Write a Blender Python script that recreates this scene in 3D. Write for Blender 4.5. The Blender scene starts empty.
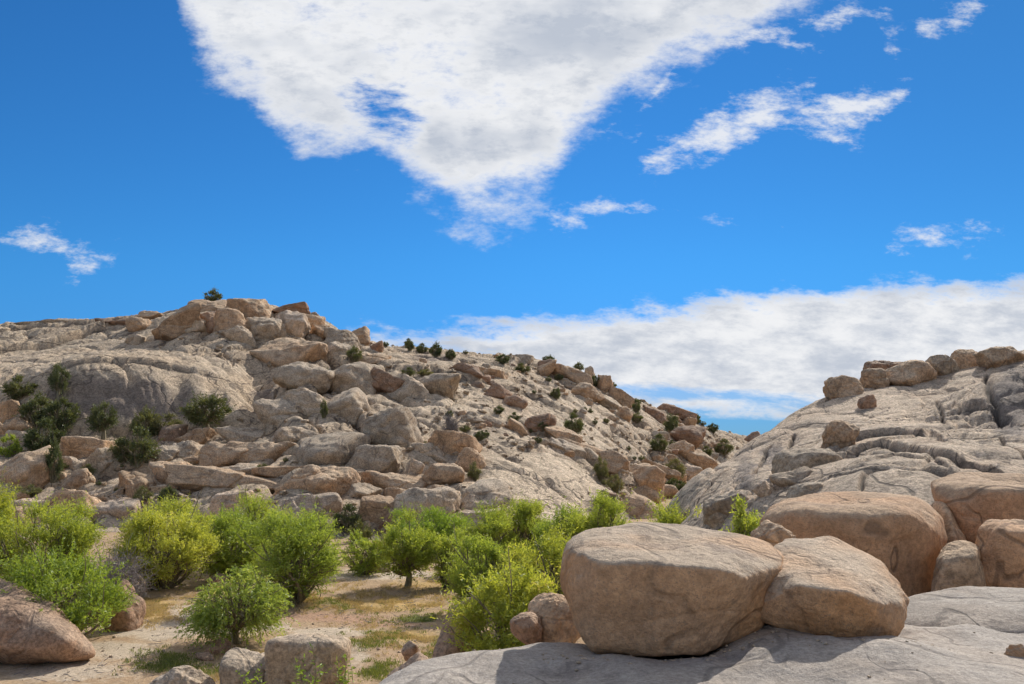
import bpy, bmesh, math, random
import numpy as np
from mathutils import Vector

random.seed(7); RNG = np.random.default_rng(7)
SC = bpy.context.scene
COL = SC.collection
F = 980.0; CZ = 7.0; T = math.atan(98 / 980.0)
ST, CT = math.sin(T), math.cos(T)

# ---------------------------------------------------------------- geometry of the view
def uv_of(px, py):
    a = (np.asarray(px, float) - 512) / F; b = (342 - np.asarray(py, float)) / F
    dy = CT - b * ST
    return a / dy, (ST + b * CT) / dy
def px_of(u, v):
    # inverse of uv_of
    k = 1.0 / (CT + v * ST)
    b = (v * CT - ST) * k
    a = u * (CT - b * ST)
    return 512 + a * F, 342 - b * F
def pt(px, py, D):
    u, v = uv_of(px, py)
    return np.array([u * D, D, CZ + v * D])

# ---------------------------------------------------------------- noise
_perm = np.random.default_rng(3).permutation(256); _perm = np.concatenate([_perm, _perm, _perm])
_g = np.random.default_rng(4).normal(size=(256, 3)); _g /= np.linalg.norm(_g, axis=1)[:, None]
def pnoise(P):
    P = np.asarray(P, float); I = np.floor(P).astype(np.int64); f = P - I; I &= 255
    w = f * f * f * (f * (f * 6 - 15) + 10); out = np.zeros(len(P))
    for dx in (0, 1):
        wx = w[:, 0] if dx else 1 - w[:, 0]
        for dy in (0, 1):
            wy = w[:, 1] if dy else 1 - w[:, 1]
            for dz in (0, 1):
                wz = w[:, 2] if dz else 1 - w[:, 2]
                h = _perm[_perm[_perm[(I[:, 0] + dx) & 255] + ((I[:, 1] + dy) & 255)] + ((I[:, 2] + dz) & 255)]
                g = _g[h]
                out += wx * wy * wz * (g[:, 0] * (f[:, 0] - dx) + g[:, 1] * (f[:, 1] - dy) + g[:, 2] * (f[:, 2] - dz))
    return out * 1.6
def fbm(P, o=4, g=.5, l=2.03):
    s = 0; a = 1; P = np.array(P, float)
    for i in range(o):
        s = s + a * pnoise(P); a *= g; P = P * l + 17.3
    return s
def ridged(P, o=4, g=.5):
    s = 0; a = 1; P = np.array(P, float)
    for i in range(o):
        s = s + a * (1 - np.abs(pnoise(P)) * 2); a *= g; P = P * 2.1 + 9.1
    return s
_w = np.random.default_rng(9).random((4096, 4))
def worley(x, y):
    ix = np.floor(x).astype(np.int64); iy = np.floor(y).astype(np.int64)
    F1 = np.full(x.shape, 9.); F2 = np.full(x.shape, 9.); ID = np.zeros(x.shape, np.int64)
    CX = np.zeros(x.shape); CY = np.zeros(x.shape)
    for dx in (-1, 0, 1):
        for dy in (-1, 0, 1):
            h = ((ix + dx) * 73856093 ^ (iy + dy) * 19349663) & 4095
            cx = ix + dx + .1 + .8 * _w[h, 0]; cy = iy + dy + .1 + .8 * _w[h, 1]
            d = np.hypot(x - cx, y - cy)
            n = d < F1
            F2 = np.where(n, F1, np.minimum(F2, d)); ID = np.where(n, h, ID)
            CX = np.where(n, cx, CX); CY = np.where(n, cy, CY); F1 = np.where(n, d, F1)
    return F1, F2, ID, CX, CY
def sstep(x, a, b):
    t = np.clip((x - a) / (b - a), 0, 1); return t * t * (3 - 2 * t)

# ---------------------------------------------------------------- objects
SUBP = None
def mesh_from(name, V, Fc, mat, smooth=True, attrs=None):
    me = bpy.data.meshes.new(name)
    V = np.asarray(V, np.float32); Fc = np.asarray(Fc, np.int32); k = Fc.shape[1]
    me.vertices.add(len(V)); me.vertices.foreach_set('co', V.ravel())
    me.loops.add(Fc.size); me.loops.foreach_set('vertex_index', Fc.ravel())
    me.polygons.add(len(Fc)); me.polygons.foreach_set('loop_start', np.arange(0, Fc.size, k, dtype=np.int32))
    me.polygons.foreach_set('loop_total', np.full(len(Fc), k, np.int32))
    me.polygons.foreach_set('use_smooth', np.full(len(Fc), smooth))
    me.update(calc_edges=True)
    if attrs:
        for n, a in attrs.items():
            at = me.attributes.new(n, 'FLOAT', 'POINT'); at.data.foreach_set('value', np.asarray(a, np.float32))
    me.materials.append(mat)
    return me
def link(name, me, loc=(0, 0, 0), parent=None):
    o = bpy.data.objects.new(name, me); COL.objects.link(o); o.location = loc
    if parent: o.parent = parent
    return o
def tag(o, label=None, cat=None, group=None, kind=None):
    if label: o['label'] = label
    if cat: o['category'] = cat
    if group: o['group'] = group
    if kind: o['kind'] = kind
    return o

# ---------------------------------------------------------------- node helper
class S:
    nt = None
    def __init__(s, k): s.k = k
    def _b(s, op, o, rev=False):
        n = S.nt.nodes.new('ShaderNodeMath'); n.operation = op
        A, B = (o, s) if rev else (s, o)
        for i, q in enumerate((A, B)):
            if isinstance(q, S): S.nt.links.new(q.k, n.inputs[i])
            else: n.inputs[i].default_value = float(q)
        return S(n.outputs[0])
    def __add__(s, o): return s._b('ADD', o)
    __radd__ = __add__
    def __sub__(s, o): return s._b('SUBTRACT', o)
    def __rsub__(s, o): return s._b('SUBTRACT', o, True)
    def __mul__(s, o): return s._b('MULTIPLY', o)
    __rmul__ = __mul__
    def __truediv__(s, o): return s._b('DIVIDE', o)
    def max(s, o): return s._b('MAXIMUM', o)
    def min(s, o): return s._b('MINIMUM', o)
    def sqrt(s): return s._b('SQRT', 0)
    def pow(s, o): return s._b('POWER', o)
    def ss(s, a, b, lo=0., hi=1.):
        n = S.nt.nodes.new('ShaderNodeMapRange'); n.interpolation_type = 'SMOOTHSTEP'
        S.nt.links.new(s.k, n.inputs[0])
        for i, q in zip((1, 2, 3, 4), (a, b, lo, hi)): n.inputs[i].default_value = q
        return S(n.outputs[0])
def noise(vec, scale, det=4, rough=.55, dist=0., out=0):
    n = S.nt.nodes.new('ShaderNodeTexNoise'); n.inputs['Scale'].default_value = scale
    n.inputs['Detail'].default_value = det; n.inputs['Roughness'].default_value = rough
    n.inputs['Distortion'].default_value = dist
    S.nt.links.new(vec, n.inputs['Vector']); return S(n.outputs[out])
def vmath(op, a, b):
    n = S.nt.nodes.new('ShaderNodeVectorMath'); n.operation = op
    for i, q in enumerate((a, b)):
        if q is None: continue
        if isinstance(q, (tuple, list)): n.inputs[i].default_value = q
        else: S.nt.links.new(q, n.inputs[i])
    return n.outputs[0]
def mixc(f, a, b, mode='MIX'):
    n = S.nt.nodes.new('ShaderNodeMix'); n.data_type = 'RGBA'; n.blend_type = mode
    def put(q, sk):
        if isinstance(q, S): S.nt.links.new(q.k, sk)
        elif isinstance(q, (tuple, list)): sk.default_value = (*q[:3], 1)
        elif isinstance(q, (int, float)): sk.default_value = q
        else: S.nt.links.new(q, sk)
    put(f, n.inputs[0]); put(a, n.inputs[6]); put(b, n.inputs[7])
    return n.outputs[2]
def attr(name):
    n = S.nt.nodes.new('ShaderNodeAttribute'); n.attribute_name = name; return S(n.outputs['Fac'])
def grey(s):
    n = S.nt.nodes.new('ShaderNodeCombineColor')
    for i in range(3): S.nt.links.new(s.k, n.inputs[i])
    return n.outputs[0]
def new_mat(name):
    m = bpy.data.materials.new(name); m.use_nodes = True; S.nt = m.node_tree
    b = S.nt.nodes['Principled BSDF']; b.inputs['Roughness'].default_value = .92
    b.inputs['Specular IOR Level'].default_value = .2
    return m, b

def rock_mat(name, base, warm, dark, k=1., varnish=.5, world=False, use_shade_stain=False, pits=.5, bump=.5, warmth=.5, contrast=1.6, joint=.45, jcol=.6):
    m, b = new_mat(name)
    tc = S.nt.nodes.new('ShaderNodeTexCoord'); geo = S.nt.nodes.new('ShaderNodeNewGeometry')
    if world: co = geo.outputs['Position']
    else:
        oi = S.nt.nodes.new('ShaderNodeObjectInfo')
        r = S(oi.outputs['Random'])
        cb = S.nt.nodes.new('ShaderNodeCombineXYZ')
        S.nt.links.new((r * 91.).k, cb.inputs[0]); S.nt.links.new((r * 37.).k, cb.inputs[1]); S.nt.links.new((r * 53.).k, cb.inputs[2])
        co = vmath('ADD', tc.outputs['Object'], cb.outputs[0])
    wv = vmath('MULTIPLY', co, (1, 1, .45 if world else .28))
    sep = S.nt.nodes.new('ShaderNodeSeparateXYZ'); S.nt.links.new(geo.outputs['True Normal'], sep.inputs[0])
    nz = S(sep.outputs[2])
    n1 = noise(co, .5 * k, 2, .6)
    n2 = noise(co, 1.9 * k, 5, .7)
    n3 = noise(co, 14 * k, 3, .75)
    n4 = noise(wv, .9 * k, 5, .66)
    n5 = noise(co, 47 * k, 1, .6)
    # joints: thin dark lines along the zero level of two broad noises
    j1 = noise(vmath('MULTIPLY', co, (1, .8, 1.5)), joint * k, 3, .45); j2 = noise(vmath('ADD', vmath('MULTIPLY', co, (1.5, .8, .7)), (31, 7, 3)), joint * 1.7 * k, 3, .5)
    jl = (j1 - .5)._b('ABSOLUTE', 0).ss(.003, .013, 1., 0.).max((j2 - .47)._b('ABSOLUTE', 0).ss(.003, .013, 1., 0.) * n1.ss(.45, .55))
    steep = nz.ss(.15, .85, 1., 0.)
    wf = (n1.ss(.42, .62) * .55 + steep * .75) * warmth  # steep sides warmer: varnish plus bounced light put into the colour
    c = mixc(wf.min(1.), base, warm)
    c = mixc(n4.ss(.56, .66, 0, varnish), c, dark)
    if use_shade_stain:
        st = attr('shade_stain'); c = mixc((st + (n4 - .5) * 1.1 * st.ss(0, .3)).ss(.25, .55, 0, .85), c, tuple(1.1 * q for q in dark))  # masked darkening: varnish together with shade painted into the colour
        pl = attr('pale'); c = mixc((pl * (n2 + .4)).min(.75), c, tuple(min(1, q * 1.22) for q in base))
    c = mixc(1., c, grey(n2.ss(.3, .7, 1 - .16 * contrast, 1 + .12 * contrast)), 'MULTIPLY')
    c = mixc(1., c, grey(n3.ss(.28, .68, 1 - .26 * contrast, 1 + .17 * contrast)), 'MULTIPLY')
    c = mixc(n5.ss(.6, .7, 0, .5), c, dark)
    # lichen and weathered specks
    c = mixc(noise(co, 5.3 * k, 4, .8).ss(.6, .67, 0, pits), c, tuple(.55 * q for q in base))
    c = mixc(jl * jcol, c, tuple(.45 * q for q in dark))
    if use_shade_stain: c = mixc(attr('crack').min(.92), c, tuple(.4 * q for q in dark))
    if not world:
        hs = S.nt.nodes.new('ShaderNodeHueSaturation'); hs.inputs['Saturation'].default_value = 1
        S.nt.links.new((.86 + r * .26).k, hs.inputs['Value']); S.nt.links.new(c, hs.inputs['Color'])
        c = hs.outputs[0]
    S.nt.links.new(c, b.inputs['Base Color'])
    bp = S.nt.nodes.new('ShaderNodeBump'); bp.inputs['Strength'].default_value = bump; bp.inputs['Distance'].default_value = .12 / k
    h = noise(co, 3. * k, 6, .78) * 1.4 + n3 * .45 + n5 * .1 - jl * .5
    S.nt.links.new(h.k, bp.inputs['Height']); S.nt.links.new(bp.outputs[0], b.inputs['Normal'])
    return m

def leaf_mat(name, c1, c2, trans=.45, c3=None):
    m, b = new_mat(name)
    a = attr('tint')
    c = mixc(a, c1, c2)
    if c3: c = mixc(a.ss(.93, .96), c, c3)
    nt = S.nt; nt.nodes.remove(b)
    oi = nt.nodes.new('ShaderNodeObjectInfo'); r_ = S(oi.outputs['Random']); hs = nt.nodes.new('ShaderNodeHueSaturation')
    nt.links.new((r_ * .035 + .48).k, hs.inputs['Hue']); nt.links.new((1.22 - r_ * .28).k, hs.inputs['Value']); hs.inputs['Saturation'].default_value = .93
    nt.links.new(c, hs.inputs['Color']); c = hs.outputs[0]
    d = nt.nodes.new('ShaderNodeBsdfDiffuse'); t = nt.nodes.new('ShaderNodeBsdfTranslucent'); g = nt.nodes.new('ShaderNodeBsdfGlossy')
    g.inputs['Roughness'].default_value = .5; g.inputs['Color'].default_value = (.8, .8, .8, 1)
    nt.links.new(c, d.inputs[0])
    c2_ = mixc(1., c, (1.25, 1.15, .6), 'MULTIPLY'); nt.links.new(c2_, t.inputs[0])
    mx = nt.nodes.new('ShaderNodeMixShader'); mx.inputs[0].default_value = trans
    nt.links.new(d.outputs[0], mx.inputs[1]); nt.links.new(t.outputs[0], mx.inputs[2])
    m2 = nt.nodes.new('ShaderNodeMixShader'); m2.inputs[0].default_value = .04
    nt.links.new(mx.outputs[0], m2.inputs[1]); nt.links.new(g.outputs[0], m2.inputs[2])
    nt.links.new(m2.outputs[0], nt.nodes['Material Output'].inputs[0])
    return m
def bark_mat(name, c1, c2):
    m, b = new_mat(name)
    tc = S.nt.nodes.new('ShaderNodeTexCoord')
    n = noise(vmath('MULTIPLY', tc.outputs['Object'], (8, 8, 2)), 3, 5, .6)
    S.nt.links.new(mixc(n.ss(.35, .65), c1, c2), b.inputs['Base Color']); return m

GR_FAR = rock_mat('far_granite', (0.524, 0.412, 0.294), (0.524, 0.357, 0.214), (.20, .155, .125), k=.32, varnish=.4, world=True, use_shade_stain=True, pits=.55, bump=.75, warmth=.5)
GR_RIGHT = rock_mat('dome_granite', (0.524, 0.412, 0.303), (0.495, 0.333, 0.214), (.20, .165, .14), k=.6, varnish=.5, world=True, use_shade_stain=True, pits=.5, bump=.7, warmth=.45)
GR_SLAB = rock_mat('slab_granite', (0.386, 0.338, 0.290), (0.388, 0.280, 0.192), (.17, .145, .13), k=1.5, varnish=.4, world=True, use_shade_stain=True, pits=.4, bump=.4, warmth=.35, contrast=1., joint=.25, jcol=.4)
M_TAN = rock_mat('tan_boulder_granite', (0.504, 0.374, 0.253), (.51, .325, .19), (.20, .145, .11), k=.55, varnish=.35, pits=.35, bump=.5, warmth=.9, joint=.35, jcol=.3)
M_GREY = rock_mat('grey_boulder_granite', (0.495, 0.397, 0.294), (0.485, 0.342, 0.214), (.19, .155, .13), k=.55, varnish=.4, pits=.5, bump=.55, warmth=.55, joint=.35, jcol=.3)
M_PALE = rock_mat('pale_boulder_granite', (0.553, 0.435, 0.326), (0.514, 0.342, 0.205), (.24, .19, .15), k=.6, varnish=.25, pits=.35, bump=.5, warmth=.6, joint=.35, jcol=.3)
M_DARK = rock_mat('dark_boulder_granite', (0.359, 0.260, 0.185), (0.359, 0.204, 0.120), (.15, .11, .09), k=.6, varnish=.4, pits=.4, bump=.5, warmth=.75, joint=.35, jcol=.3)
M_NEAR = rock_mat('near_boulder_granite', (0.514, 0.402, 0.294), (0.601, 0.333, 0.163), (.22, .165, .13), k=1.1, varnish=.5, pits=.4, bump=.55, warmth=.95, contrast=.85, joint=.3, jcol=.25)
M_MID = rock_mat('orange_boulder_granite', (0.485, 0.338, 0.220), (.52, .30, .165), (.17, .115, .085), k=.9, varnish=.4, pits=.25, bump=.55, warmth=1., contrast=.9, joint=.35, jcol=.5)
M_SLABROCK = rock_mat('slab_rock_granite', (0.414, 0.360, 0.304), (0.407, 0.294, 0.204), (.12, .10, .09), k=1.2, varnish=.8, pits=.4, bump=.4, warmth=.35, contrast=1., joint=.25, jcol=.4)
MATS = dict(s=M_SLABROCK, t=M_TAN, g=M_GREY, p=M_PALE, d=M_DARK, n=M_NEAR, o=M_MID)

# ---------------------------------------------------------------- terrain fields
def rbf(points, c=6., lam=.02):
    P = np.array(points); X = P[:, :2]; z = P[:, 2]; n = len(X)
    r = np.hypot(X[:, None, 0] - X[None, :, 0], X[:, None, 1] - X[None, :, 1])
    A = np.zeros((n + 3, n + 3)); A[:n, :n] = np.sqrt(r * r + c * c) ; A[:n, :n] -= np.eye(n) * lam
    A[:n, n] = 1; A[:n, n + 1:] = X; A[n, :n] = 1; A[n + 1:, :n] = X.T
    w = np.linalg.solve(A, np.concatenate([z, [0, 0, 0]]))
    def f(x, y):
        out = w[n] + w[n + 1] * x + w[n + 2] * y
        for i in range(n): out = out + w[i] * np.sqrt((x - X[i, 0]) ** 2 + (y - X[i, 1]) ** 2 + c * c)
        return out
    return f
class Field:
    def __init__(s, us, Ds): s.us = us; s.Ds = Ds; s.U, s.D = np.meshgrid(us, Ds, indexing='ij'); s.X = s.U * s.D; s.Y = s.D
    def hit(s, px, py):
        u, v = uv_of(px, py); c = np.clip(np.searchsorted(s.us, u), 0, len(s.us) - 1)
        el = (s.Z[c] - CZ) / s.Ds
        k = np.nonzero(el >= v)[0]
        if not len(k): k = [int(np.argmax(el))]
        return s.Ds[k[0]]
    def z(s, x, y):
        c = np.clip(np.searchsorted(s.us, x / y), 0, len(s.us) - 1); r = np.clip(np.searchsorted(s.Ds, y), 0, len(s.Ds) - 1)
        return s.Z[c, r]
    def build(s, name, mat, attrs):
        nu, nd = len(s.us), len(s.Ds)
        V = np.stack([s.X, s.Y, s.Z], -1).reshape(-1, 3)
        i, j = np.meshgrid(np.arange(nu - 1), np.arange(nd - 1), indexing='ij'); a = (i * nd + j).ravel()
        Q = np.stack([a, a + nd, a + nd + 1, a + 1], -1)
        o = link(name, mesh_from(name, V, Q, mat, attrs={k: q.ravel() for k, q in attrs.items()}))
        return tag(o, kind='structure')
def blob(PX, PY, L):
    out = np.zeros(PX.shape)
    for (x, y, rx, ry, a) in L: out = np.maximum(out, a * np.exp(-(((PX - x) / rx) ** 2 + ((PY - y) / ry) ** 2)))
    return out
def ledges(X, Y, lines, fld):
    """exfoliation sheets: polyline cracks; the far side of each line steps up"""
    dz = np.zeros(X.shape); crack = np.zeros(X.shape)
    wob = fbm(np.stack([X.ravel() * .45, Y.ravel() * .45, X.ravel() * 0], -1), 2).reshape(X.shape) * .22
    for (pts, up, L, wd, dep) in lines:
        W = []
        for (a, b) in pts:
            D = fld.hit(a, b); u, v = uv_of(a, b); W.append((u * D, D))
        best = np.full(X.shape, 1e9); sd = np.zeros(X.shape)
        for (x0, y0), (x1, y1) in zip(W[:-1], W[1:]):
            dx, dy = x1 - x0, y1 - y0; q = dx * dx + dy * dy + 1e-9
            t = np.clip(((X - x0) * dx + (Y - y0) * dy) / q, 0, 1)
            d = np.hypot(X - x0 - t * dx, Y - y0 - t * dy)
            sg = dx * (Y - y0) - dy * (X - x0)
            m = d < best; best = np.where(m, d, best); sd = np.where(m, np.sign(sg) * d, sd)
        sd = sd + wob * np.exp(-best)
        dz += up * np.where(sd > 0, np.exp(-sd / L), 0) * sstep(sd, -.05, wd * 2.2)
        dz -= dep * np.exp(-(sd / wd) ** 2) * (best < 4 * wd + 1); crack = np.maximum(crack, np.exp(-((sd + wd * .2) / (wd * .9)) ** 2) * (best < 4 * wd + 1))
    global CRACK
    CRACK = crack
    return dz

# ---- far hill
FP = []
def fp(px, py, D): FP.append(tuple(pt(px, py, D)))
for px, D in ((-420, 80), (-150, 76), (0, 70), (100, 71), (200, 72), (300, 66), (400, 62), (480, 62), (560, 66), (620, 80), (660, 100), (700, 140), (760, 220)):
    u, _ = uv_of(px, 500); FP.append((u * D, D, -1.2)); FP.append((u * (D - 25), D - 25, -4))
for px in (-420, -200, 0, 100, 200):
    fp(px, 500, 82); fp(px, 465, 93); fp(px, 432, 105)
for px in (300, 380): fp(px, 500, 78); fp(px, 465, 88); fp(px, 430, 100); fp(px, 400, 113); fp(px, 370, 130)
for px in (-420, -200, 0): fp(px, 372, 120); fp(px, 346, 145)
fp(80, 372, 112.5); fp(150, 385, 111); fp(110, 345, 138); fp(220, 410, 108); fp(250, 375, 121); fp(165, 345, 135); fp(230, 340, 135)
for px, py, D in ((-420, 345, 190), (-200, 338, 185), (0, 329, 178), (60, 323, 178), (130, 320, 172), (175, 312, 160), (215, 306, 158), (255, 306, 157), (290, 312, 157), (320, 322, 158), (345, 338, 160), (370, 348, 165), (400, 348, 170), (450, 352, 175),
                  (500, 355, 182), (545, 362, 192), (580, 375, 198), (610, 390, 203), (645, 404, 212), (685, 419, 240), (715, 430, 270), (750, 443, 320), (850, 447, 320)):
    p = pt(px, py, D); FP.append(tuple(p))
    for k, dz in ((1.25, 5), (1.7, 18)): FP.append((p[0] * k, p[1] * k, max(p[2] - dz, -1)))
for px, py, D in ((450, 500, 78), (450, 470, 87), (450, 440, 97), (450, 410, 112), (450, 380, 132), (550, 510, 76), (550, 480, 88), (550, 450, 103), (550, 420, 122), (550, 392, 148),
                  (620, 500, 92), (620, 475, 107), (620, 450, 127), (620, 425, 153), (680, 490, 125), (680, 465, 145), (680, 440, 178), (725, 468, 175), (725, 450, 210), (770, 462, 240)): fp(px, py, D)
ffar = rbf(FP, 5., .03)
far = Field(np.arange(-.80, .36, 1.15 / F), np.exp(np.linspace(math.log(56), math.log(430), 560)))
far.Z = ffar(far.X, far.Y)
PX, PY = px_of(far.U, (far.Z - CZ) / far.D)
far.PX, far.PY = PX, PY
X, Y = far.X, far.Y
P3 = np.stack([X.ravel(), Y.ravel(), far.Z.ravel()], -1)
def fb(s, o, g=.5, off=0): return fbm(P3 * s + off, o, g).reshape(X.shape)
wx = fb(.06, 3); wy = fb(.06, 3, off=40)
blk = np.clip(blob(PX, PY, [(350, 420, 90, 75, 1.), (250, 330, 90, 28, .9), (330, 355, 60, 40, .9), (100, 480, 180, 45, .8), (300, 490, 120, 40, .8), (430, 395, 60, 35, .45),
                      (640, 430, 70, 40, .8), (700, 450, 60, 30, 1.), (560, 375, 60, 20, .6), (560, 450, 40, 14, .5), (650, 480, 50, 25, .9), (500, 360, 90, 12, .5), (40, 330, 90, 10, .45)]), 0, 1)
blk *= 1 - blob(PX, PY, [(540, 490, 45, 28, .95), (100, 375, 120, 35, .75), (590, 425, 22, 22, .7), (480, 405, 30, 22, .5)])
def blocks(sx, sy, ang, off):
    ca, sa = math.cos(ang), math.sin(ang)
    a = ((X + 3 * wx) * ca + (Y + 3 * wy) * sa) / sx + off; b = (-(X + 3 * wx) * sa + (Y + 3 * wy) * ca) / sy + off
    F1, F2, ID, cx, cy = worley(a, b); e = F2 - F1
    r1, r2, r3 = _w[ID, 0], _w[ID, 1], _w[ID, 3]
    bul = 1 - np.exp(-e / .22)
    return bul * (.45 + .8 * r1) + ((a - cx) * (r2 - .5) + (b - cy) * (r3 - .5)) * 1.1 * bul, np.exp(-(e / .07) ** 2)
b1, c1 = blocks(6.2, 5.0, .5, 3.3); b2, c2 = blocks(2.3, 2.0, -.3, 11.); b3, c3 = blocks(14, 9, -.6, 5.5)
b4, c4 = blocks(5.0, .9, -.75, 21.)
damp = sstep(X * 0 + Y, 60, 72)
base = far.Z + damp * (-2.4 * blob(PX, PY, [(256, 388, 18, 32, 1.), (180, 400, 10, 25, .4)]) + 1.4 * blob(PX, PY, [(300, 395, 22, 40, 1.)]))
far.base = base
far.Z = base + damp * (blk * (2.1 * (b1 - .55) - 1.0 * c1 + .3 * (b2 - .5) - .18 * c2) + (1 - blk) * (.4 * (b3 - .6) - .3 * c3 + .16 * (b4 - .5) + .07 * (b2 - .5))
                       + .35 * fb(.16, 3, .5) + .06 * fb(.9, 4, .6))
LF = [([(-60, 372), (0, 353), (56, 344), (98, 332)], 1.3, 5, .5, .3), ([(-60, 343), (27, 329), (110, 322)], .9, 5, .5, .3),
      ([(60, 372), (130, 362), (190, 372)], .5, 4, .4, .2), ([(548, 436), (580, 452), (612, 482)], 1.1, 5, .4, .5),
      ([(440, 377), (520, 393), (580, 420)], .8, 4, .4, .4), ([(520, 365), (570, 388), (640, 425)], 1., 4, .5, .4),
      ([(405, 372), (430, 376), (460, 374), (505, 378)], .8, 3, .4, .3)]
class _B: pass
bf = _B(); _z = far.Z; far.Z = base
dzl = ledges(X, Y, LF, far); far.Z = _z + dzl
shade_stain = blob(PX, PY, [(100, 398, 38, 24, 1.), (140, 400, 40, 22, .9), (185, 395, 12, 18, .6), (265, 385, 22, 16, .6), (60, 395, 25, 14, .6), (355, 440, 20, 20, .3), (430, 360, 40, 9, .5), (700, 445, 60, 25, .35)])  # left wall's own shade and the gully's shadow painted dark, with varnish
pale = blob(PX, PY, [(545, 495, 60, 45, 1.3), (450, 405, 34, 18, 1.2), (590, 425, 30, 28, .8), (60, 365, 80, 14, .6)])
far.build('far_hill', GR_FAR, dict(shade_stain=shade_stain, pale=pale, crack=np.maximum(CRACK * .8, blk * np.maximum(.9 * c1, .5 * c2) * .9)))

# ---- right dome and bench
RP = []
def rp(px, py, D): RP.append(tuple(pt(px, py, D)))
for px, py, D in ((676, 497, 45), (700, 478, 48), (740, 451, 52), (790, 416, 56), (830, 395, 58), (880, 386, 60), (940, 374, 62), (1000, 356, 64), (1060, 350, 66), (1300, 345, 66)): rp(px, py, D)
for px, py, D in ((676, 497, 45), (740, 451, 52), (790, 416, 56), (830, 395, 58), (940, 374, 62), (1060, 350, 66), (1300, 345, 66)):
    p = pt(px, py, D); RP.append((p[0] + 1, p[1] * 1.15, p[2] - 2.2)); RP.append((p[0] * 1.25, p[1] * 1.5, max(p[2] - 9, -2)))
for px, py, D in ((700, 506, 39), (760, 492, 35), (760, 462, 45), (800, 440, 47.5), (850, 490, 30), (850, 460, 38), (850, 430, 46), (860, 408, 53), (950, 470, 30), (950, 440, 38), (950, 410, 47), (950, 392, 54.5),
                  (1030, 470, 30), (1030, 432, 39), (1005, 428, 42.5), (1010, 376, 46.5), (1060, 425, 41), (1200, 430, 40), (1200, 470, 30)): rp(px, py, D)
for u, D, z in ((.2, 24, 1.2), (.27, 24, 3.4), (.4, 24, 4), (.6, 24, 4), (.12, 30, -.5), (.1, 44, -1), (.14, 60, -1), (.2, 80, -1.5), (.13, 20, .5), (.05, 26, -1), (.22, 20, 3.6), (.35, 19, 4.), (.6, 19, 4.),
                (.1, 17, 1.), (.0, 18, -1), (.2, 17, 3.7), (.35, 15.5, 4.), (.6, 15.5, 4.), (.25, 14, 3.5), (.6, 14, 3.5), (.35, 11, 2), (.1, 12, -1)): RP.append((u * D, D, z))
fr = rbf(RP, 2.2, .02)
rt = Field(np.arange(-.02, .92, 1.3 / F), np.exp(np.linspace(math.log(10.5), math.log(100), 560)))
rt.Z = fr(rt.X, rt.Y); PX, PY = px_of(rt.U, (rt.Z - CZ) / rt.D)
X, Y = rt.X, rt.Y
P3 = np.stack([X.ravel(), Y.ravel(), rt.Z.ravel()], -1)
wx = fb(.15, 3); wy = fb(.15, 3, off=40)
b1, c1 = blocks(5.5, 4.0, .5, 3.3); b2, c2 = blocks(1.6, 1.1, -.3, 11.)
LR = [([(849, 449), (862, 441), (879, 437), (905, 435), (928, 441)], .34, 2.2, .11, .16),
      ([(858, 455), (880, 449), (912, 452), (944, 459), (964, 466), (984, 474)], .3, 2., .11, .16),
      ([(868, 463), (895, 458), (930, 460), (947, 473)], .12, 1.2, .07, .14),
      ([(861, 491), (864, 482), (871, 471), (910, 468), (946, 479)], .15, 1.2, .08, .14),
      ([(770, 447), (762, 460), (756, 474)], .0, 1.2, .09, .3), ([(795, 436), (785, 455), (777, 476)], .0, 1.5, .1, .35),
      ([(936, 400), (941, 415), (946, 428)], .0, 1.2, .09, .25), ([(953, 414), (970, 409), (990, 414), (1008, 424)], .22, 1.4, .1, .15),
      ([(700, 500), (712, 482), (732, 468)], .0, 1., .08, .22), ([(985, 376), (990, 400), (1000, 425)], .0, 1.5, .15, .3),
      ([(720, 496), (728, 486), (745, 482)], .0, 1., .07, .2), ([(1000, 440), (1012, 452), (1024, 462)], .0, 1., .07, .2), ([(870, 412), (900, 404), (935, 402)], .0, 1., .05, .1)]
_z = rt.Z.copy(); rt.base = _z
dzl = ledges(X, Y, LR, rt)
lumpy = blob(PX, PY, [(960, 420, 60, 30, 1), (720, 490, 50, 30, .6), (1010, 400, 40, 40, .4), (800, 460, 30, 30, .6)])
rt.Z = _z + dzl + (.02 + .26 * lumpy) * ((b2 - .5) * .6 - .25 * c2) + .10 * (b1 - .6) - .16 * c1 + .10 * fb(.25, 2, .5) + .03 * fb(1.5, 5, .6)
shade_stain = blob(PX, PY, [(745, 470, 16, 22, .6), (1012, 405, 24, 38, .9), (770, 455, 16, 20, .55), (905, 465, 28, 8, .35), (800, 440, 15, 14, .4)])  # shade of the steep right wall painted in, plus darker patches leftwards
pale = blob(PX, PY, [(880, 415, 50, 18, .7), (700, 480, 30, 15, .4)])
rt.build('rock_dome', GR_RIGHT, dict(shade_stain=shade_stain, pale=pale, crack=CRACK))

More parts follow.
